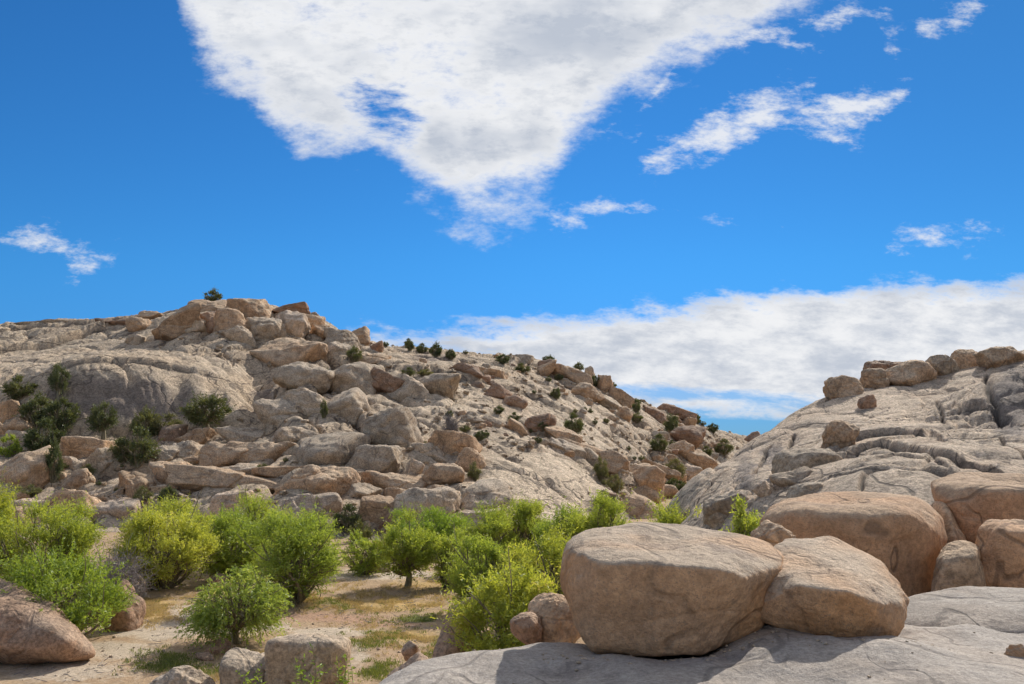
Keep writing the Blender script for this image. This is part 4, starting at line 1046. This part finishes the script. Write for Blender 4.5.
def fcurve(pts, ref_y=None):
    """piecewise curve over azimuth; pts are (x, y) of the sky outline, or (x, width) when ref_y is given"""
    n = nt.nodes.new('ShaderNodeFloatCurve'); c = n.mapping.curves[0]; Q = []
    for x, y in pts:
        a, b = U(x, y if ref_y is None else 200); yv = (b - V0) / VR if ref_y is None else .5 + y / F * 5
        Q.append(((a - U0) / UR, min(max(yv, 0), 1)))
    while len(c.points) < len(Q): c.points.new(.5, .5)
    for p, q in zip(c.points, Q): p.location = q; p.handle_type = 'AUTO_CLAMPED'
    n.mapping.use_clip = False; n.mapping.update(); nt.links.new(un.k, n.inputs['Value'])
    o = S(n.outputs[0])
    return o * VR + V0 if ref_y is None else (o - .5) * .2
low = fcurve([(-400,-150), (150, -90), (176, 0), (196, 55), (222, 84), (255, 102), (278, 134), (330, 152), (384, 146), (404, 176), (436, 205), (480, 224), (520, 214), (556, 191), (572, 160), (600, 128), (640, 94), (700, 60), (770, 24), (830, -8), (880, -90), (1400, -150)])
main = (v - low) * .8
hole = ell(384, 124, 30, 22, -40) + (nC - .5) * .08
main = main.min(.05 - (hole.max(-.02) + .02) * 1.7)
m1 = (main + (nA - .5) * .11 + (nB - .5) * .10).ss(-.012, .046)
thick = (main + (nA - .5) * .12).ss(.01, .10)
def band(cen, th): return fcurve(th, 0) - (v - fcurve(cen))._b('ABSOLUTE', 0)
w1 = band([(600, 175), (655, 160), (700, 139), (740, 124), (790, 108), (830, 112), (870, 104), (916, 90), (960, 80)], [(-400, -40), (600, -30), (645, 0), (660, 11), (700, 15), (740, 20), (770, 17), (810, 22), (850, 24), (880, 17), (905, 11), (920, -1), (960, -30), (1400, -40)])
w2 = band([(0, 240), (20, 236), (55, 243), (80, 262), (125, 252), (480, 240), (560, 216), (626, 206), (760, 230), (885, 247), (945, 241), (1005, 235), (1040, 230)],
          [(-400, -40), (5, -4), (30, 7), (60, 12), (90, 9), (120, 4), (132, -5), (230, -18), (480, -14), (550, 3), (580, 12), (610, 7), (632, -5), (760, -14), (870, -8), (890, 5), (940, 8), (975, 6), (1003, 1), (1015, -6), (1400, -40)])
w3 = band([(560, 150), (640, 110), (700, 45), (800, 25), (860, 12), (898, 38), (925, 26), (955, 14), (1000, 2)], [(-400, -40), (560, -25), (600, 6), (680, 12), (800, 13), (860, 8), (875, -4), (896, 15), (915, 0), (940, 11), (970, 13), (995, 4), (1020, -8), (1400, -40)])
wis = w1.max(w2).max(w3 * .9 - .001) + .0035
m2 = (wis + (nB - .5) * .10 + (nC - .5) * .06).ss(-.002, .034) * .88
bank = fcurve([(-400, 420), (250, 360), (330, 345), (372, 328), (440, 326), (520, 316), (600, 306), (690, 296), (780, 288), (880, 282), (1024, 278), (1400, 268)])
_, vb = U(512, 420); bot = v - vb
bankd = (bank - v).min(bot + .004)
# blue gap over the thin last line of cloud, widening to the left
gap = .0085 - (v - fcurve([(-400, 380), (400, 352), (500, 366), (620, 388), (760, 399), (900, 404), (1400, 404)]))._b('ABSOLUTE', 0)
m3 = (bankd + (nC - .5) * .05 + (nB - .5) * .05).ss(-.004, .022) * (1. - (gap + (nC - .5) * .055).ss(-.004, .012, 0, .8))
m3 = m3 * (bot + (nC - .5) * .010).ss(-.001, .005)
dens = m1.max(m2).max(m3)
front = dy.ss(.05, .15)
# unseen broken bright cloud behind the photographer, added as fill light
cb3 = nt.nodes.new('ShaderNodeCombineXYZ'); nt.links.new((dx / dz.max(.12)).k, cb3.inputs[0]); nt.links.new((dy / dz.max(.12)).k, cb3.inputs[1])
back = noise(cb3.outputs[0], 1.1, 2, .6).ss(.42, .54) * (1. - dy.ss(-.65, -.12)) * dz.ss(0, .05)
dens = (dens * front).max(back)
# cloud brightness: sunlit rims, greyer bases
shade = (thick * (nA * .8 + nB * .2).ss(.40, .60) * 1.15 + nB.ss(.48, .68) * .28 + nC.ss(.5, .7) * .15)
bshade = m3 * (nC * .35 + nA * .35 + nB * .3).ss(.40, .60) * .95
sh = (shade * m1).max(bshade)
ccol = mixc(sh.min(1.), (8.8, 8.9, 9.1), (5.1, 5.6, 6.5))
# deepen and saturate the blue as seen in clear desert air
skc = mixc(1., sky.outputs[0], (.19, .66, 1.08), 'MULTIPLY')
skc = mixc(1., skc, mixc(v.ss(.0, .20), (.85, .62, .82), (1., 1., 1.)), 'MULTIPLY')
skc = mixc(1., skc, grey(un.ss(.5, .82, 1.02, .84)), 'MULTIPLY')
hs = nt.nodes.new('ShaderNodeHueSaturation'); hs.inputs['Saturation'].default_value = 1.; hs.inputs['Value'].default_value = 1.
nt.links.new(skc, hs.inputs['Color'])
nt.links.new(mixc(dens, hs.outputs[0], ccol), bg.inputs['Color'])
W_.cycles.sampling_method = 'MANUAL'; W_.cycles.sample_map_resolution = 1024

sl = bpy.data.lights.new('sun', 'SUN'); sl.energy = 5.0; sl.angle = math.radians(.55); sl.color = (1, .955, .88)
so = bpy.data.objects.new('sun', sl); COL.objects.link(so)
sd = Vector((math.sin(SUN_AZ) * math.cos(SUN_EL), math.cos(SUN_AZ) * math.cos(SUN_EL), math.sin(SUN_EL)))
so.rotation_euler = sd.to_track_quat('Z', 'Y').to_euler(); so.location = sd * 100

cam = bpy.data.cameras.new('camera'); cam.sensor_width = 36; cam.lens = F / 1024 * 36; cam.clip_start = .1; cam.clip_end = 12000
co = bpy.data.objects.new('camera', cam); COL.objects.link(co); co.location = (0, 0, CZ); co.rotation_euler = (math.pi / 2 + T, 0, 0); SC.camera = co
SC.view_settings.view_transform = 'Standard'; SC.view_settings.look = 'None'; SC.view_settings.exposure = 0; SC.view_settings.gamma = 1; SC.view_settings.use_curve_mapping = False
SC.cycles.use_adaptive_sampling = True; SC.cycles.adaptive_threshold = .04
SC.cycles.max_bounces = 6; SC.cycles.diffuse_bounces = 3; SC.cycles.glossy_bounces = 1; SC.cycles.transmission_bounces = 2; SC.cycles.transparent_max_bounces = 4
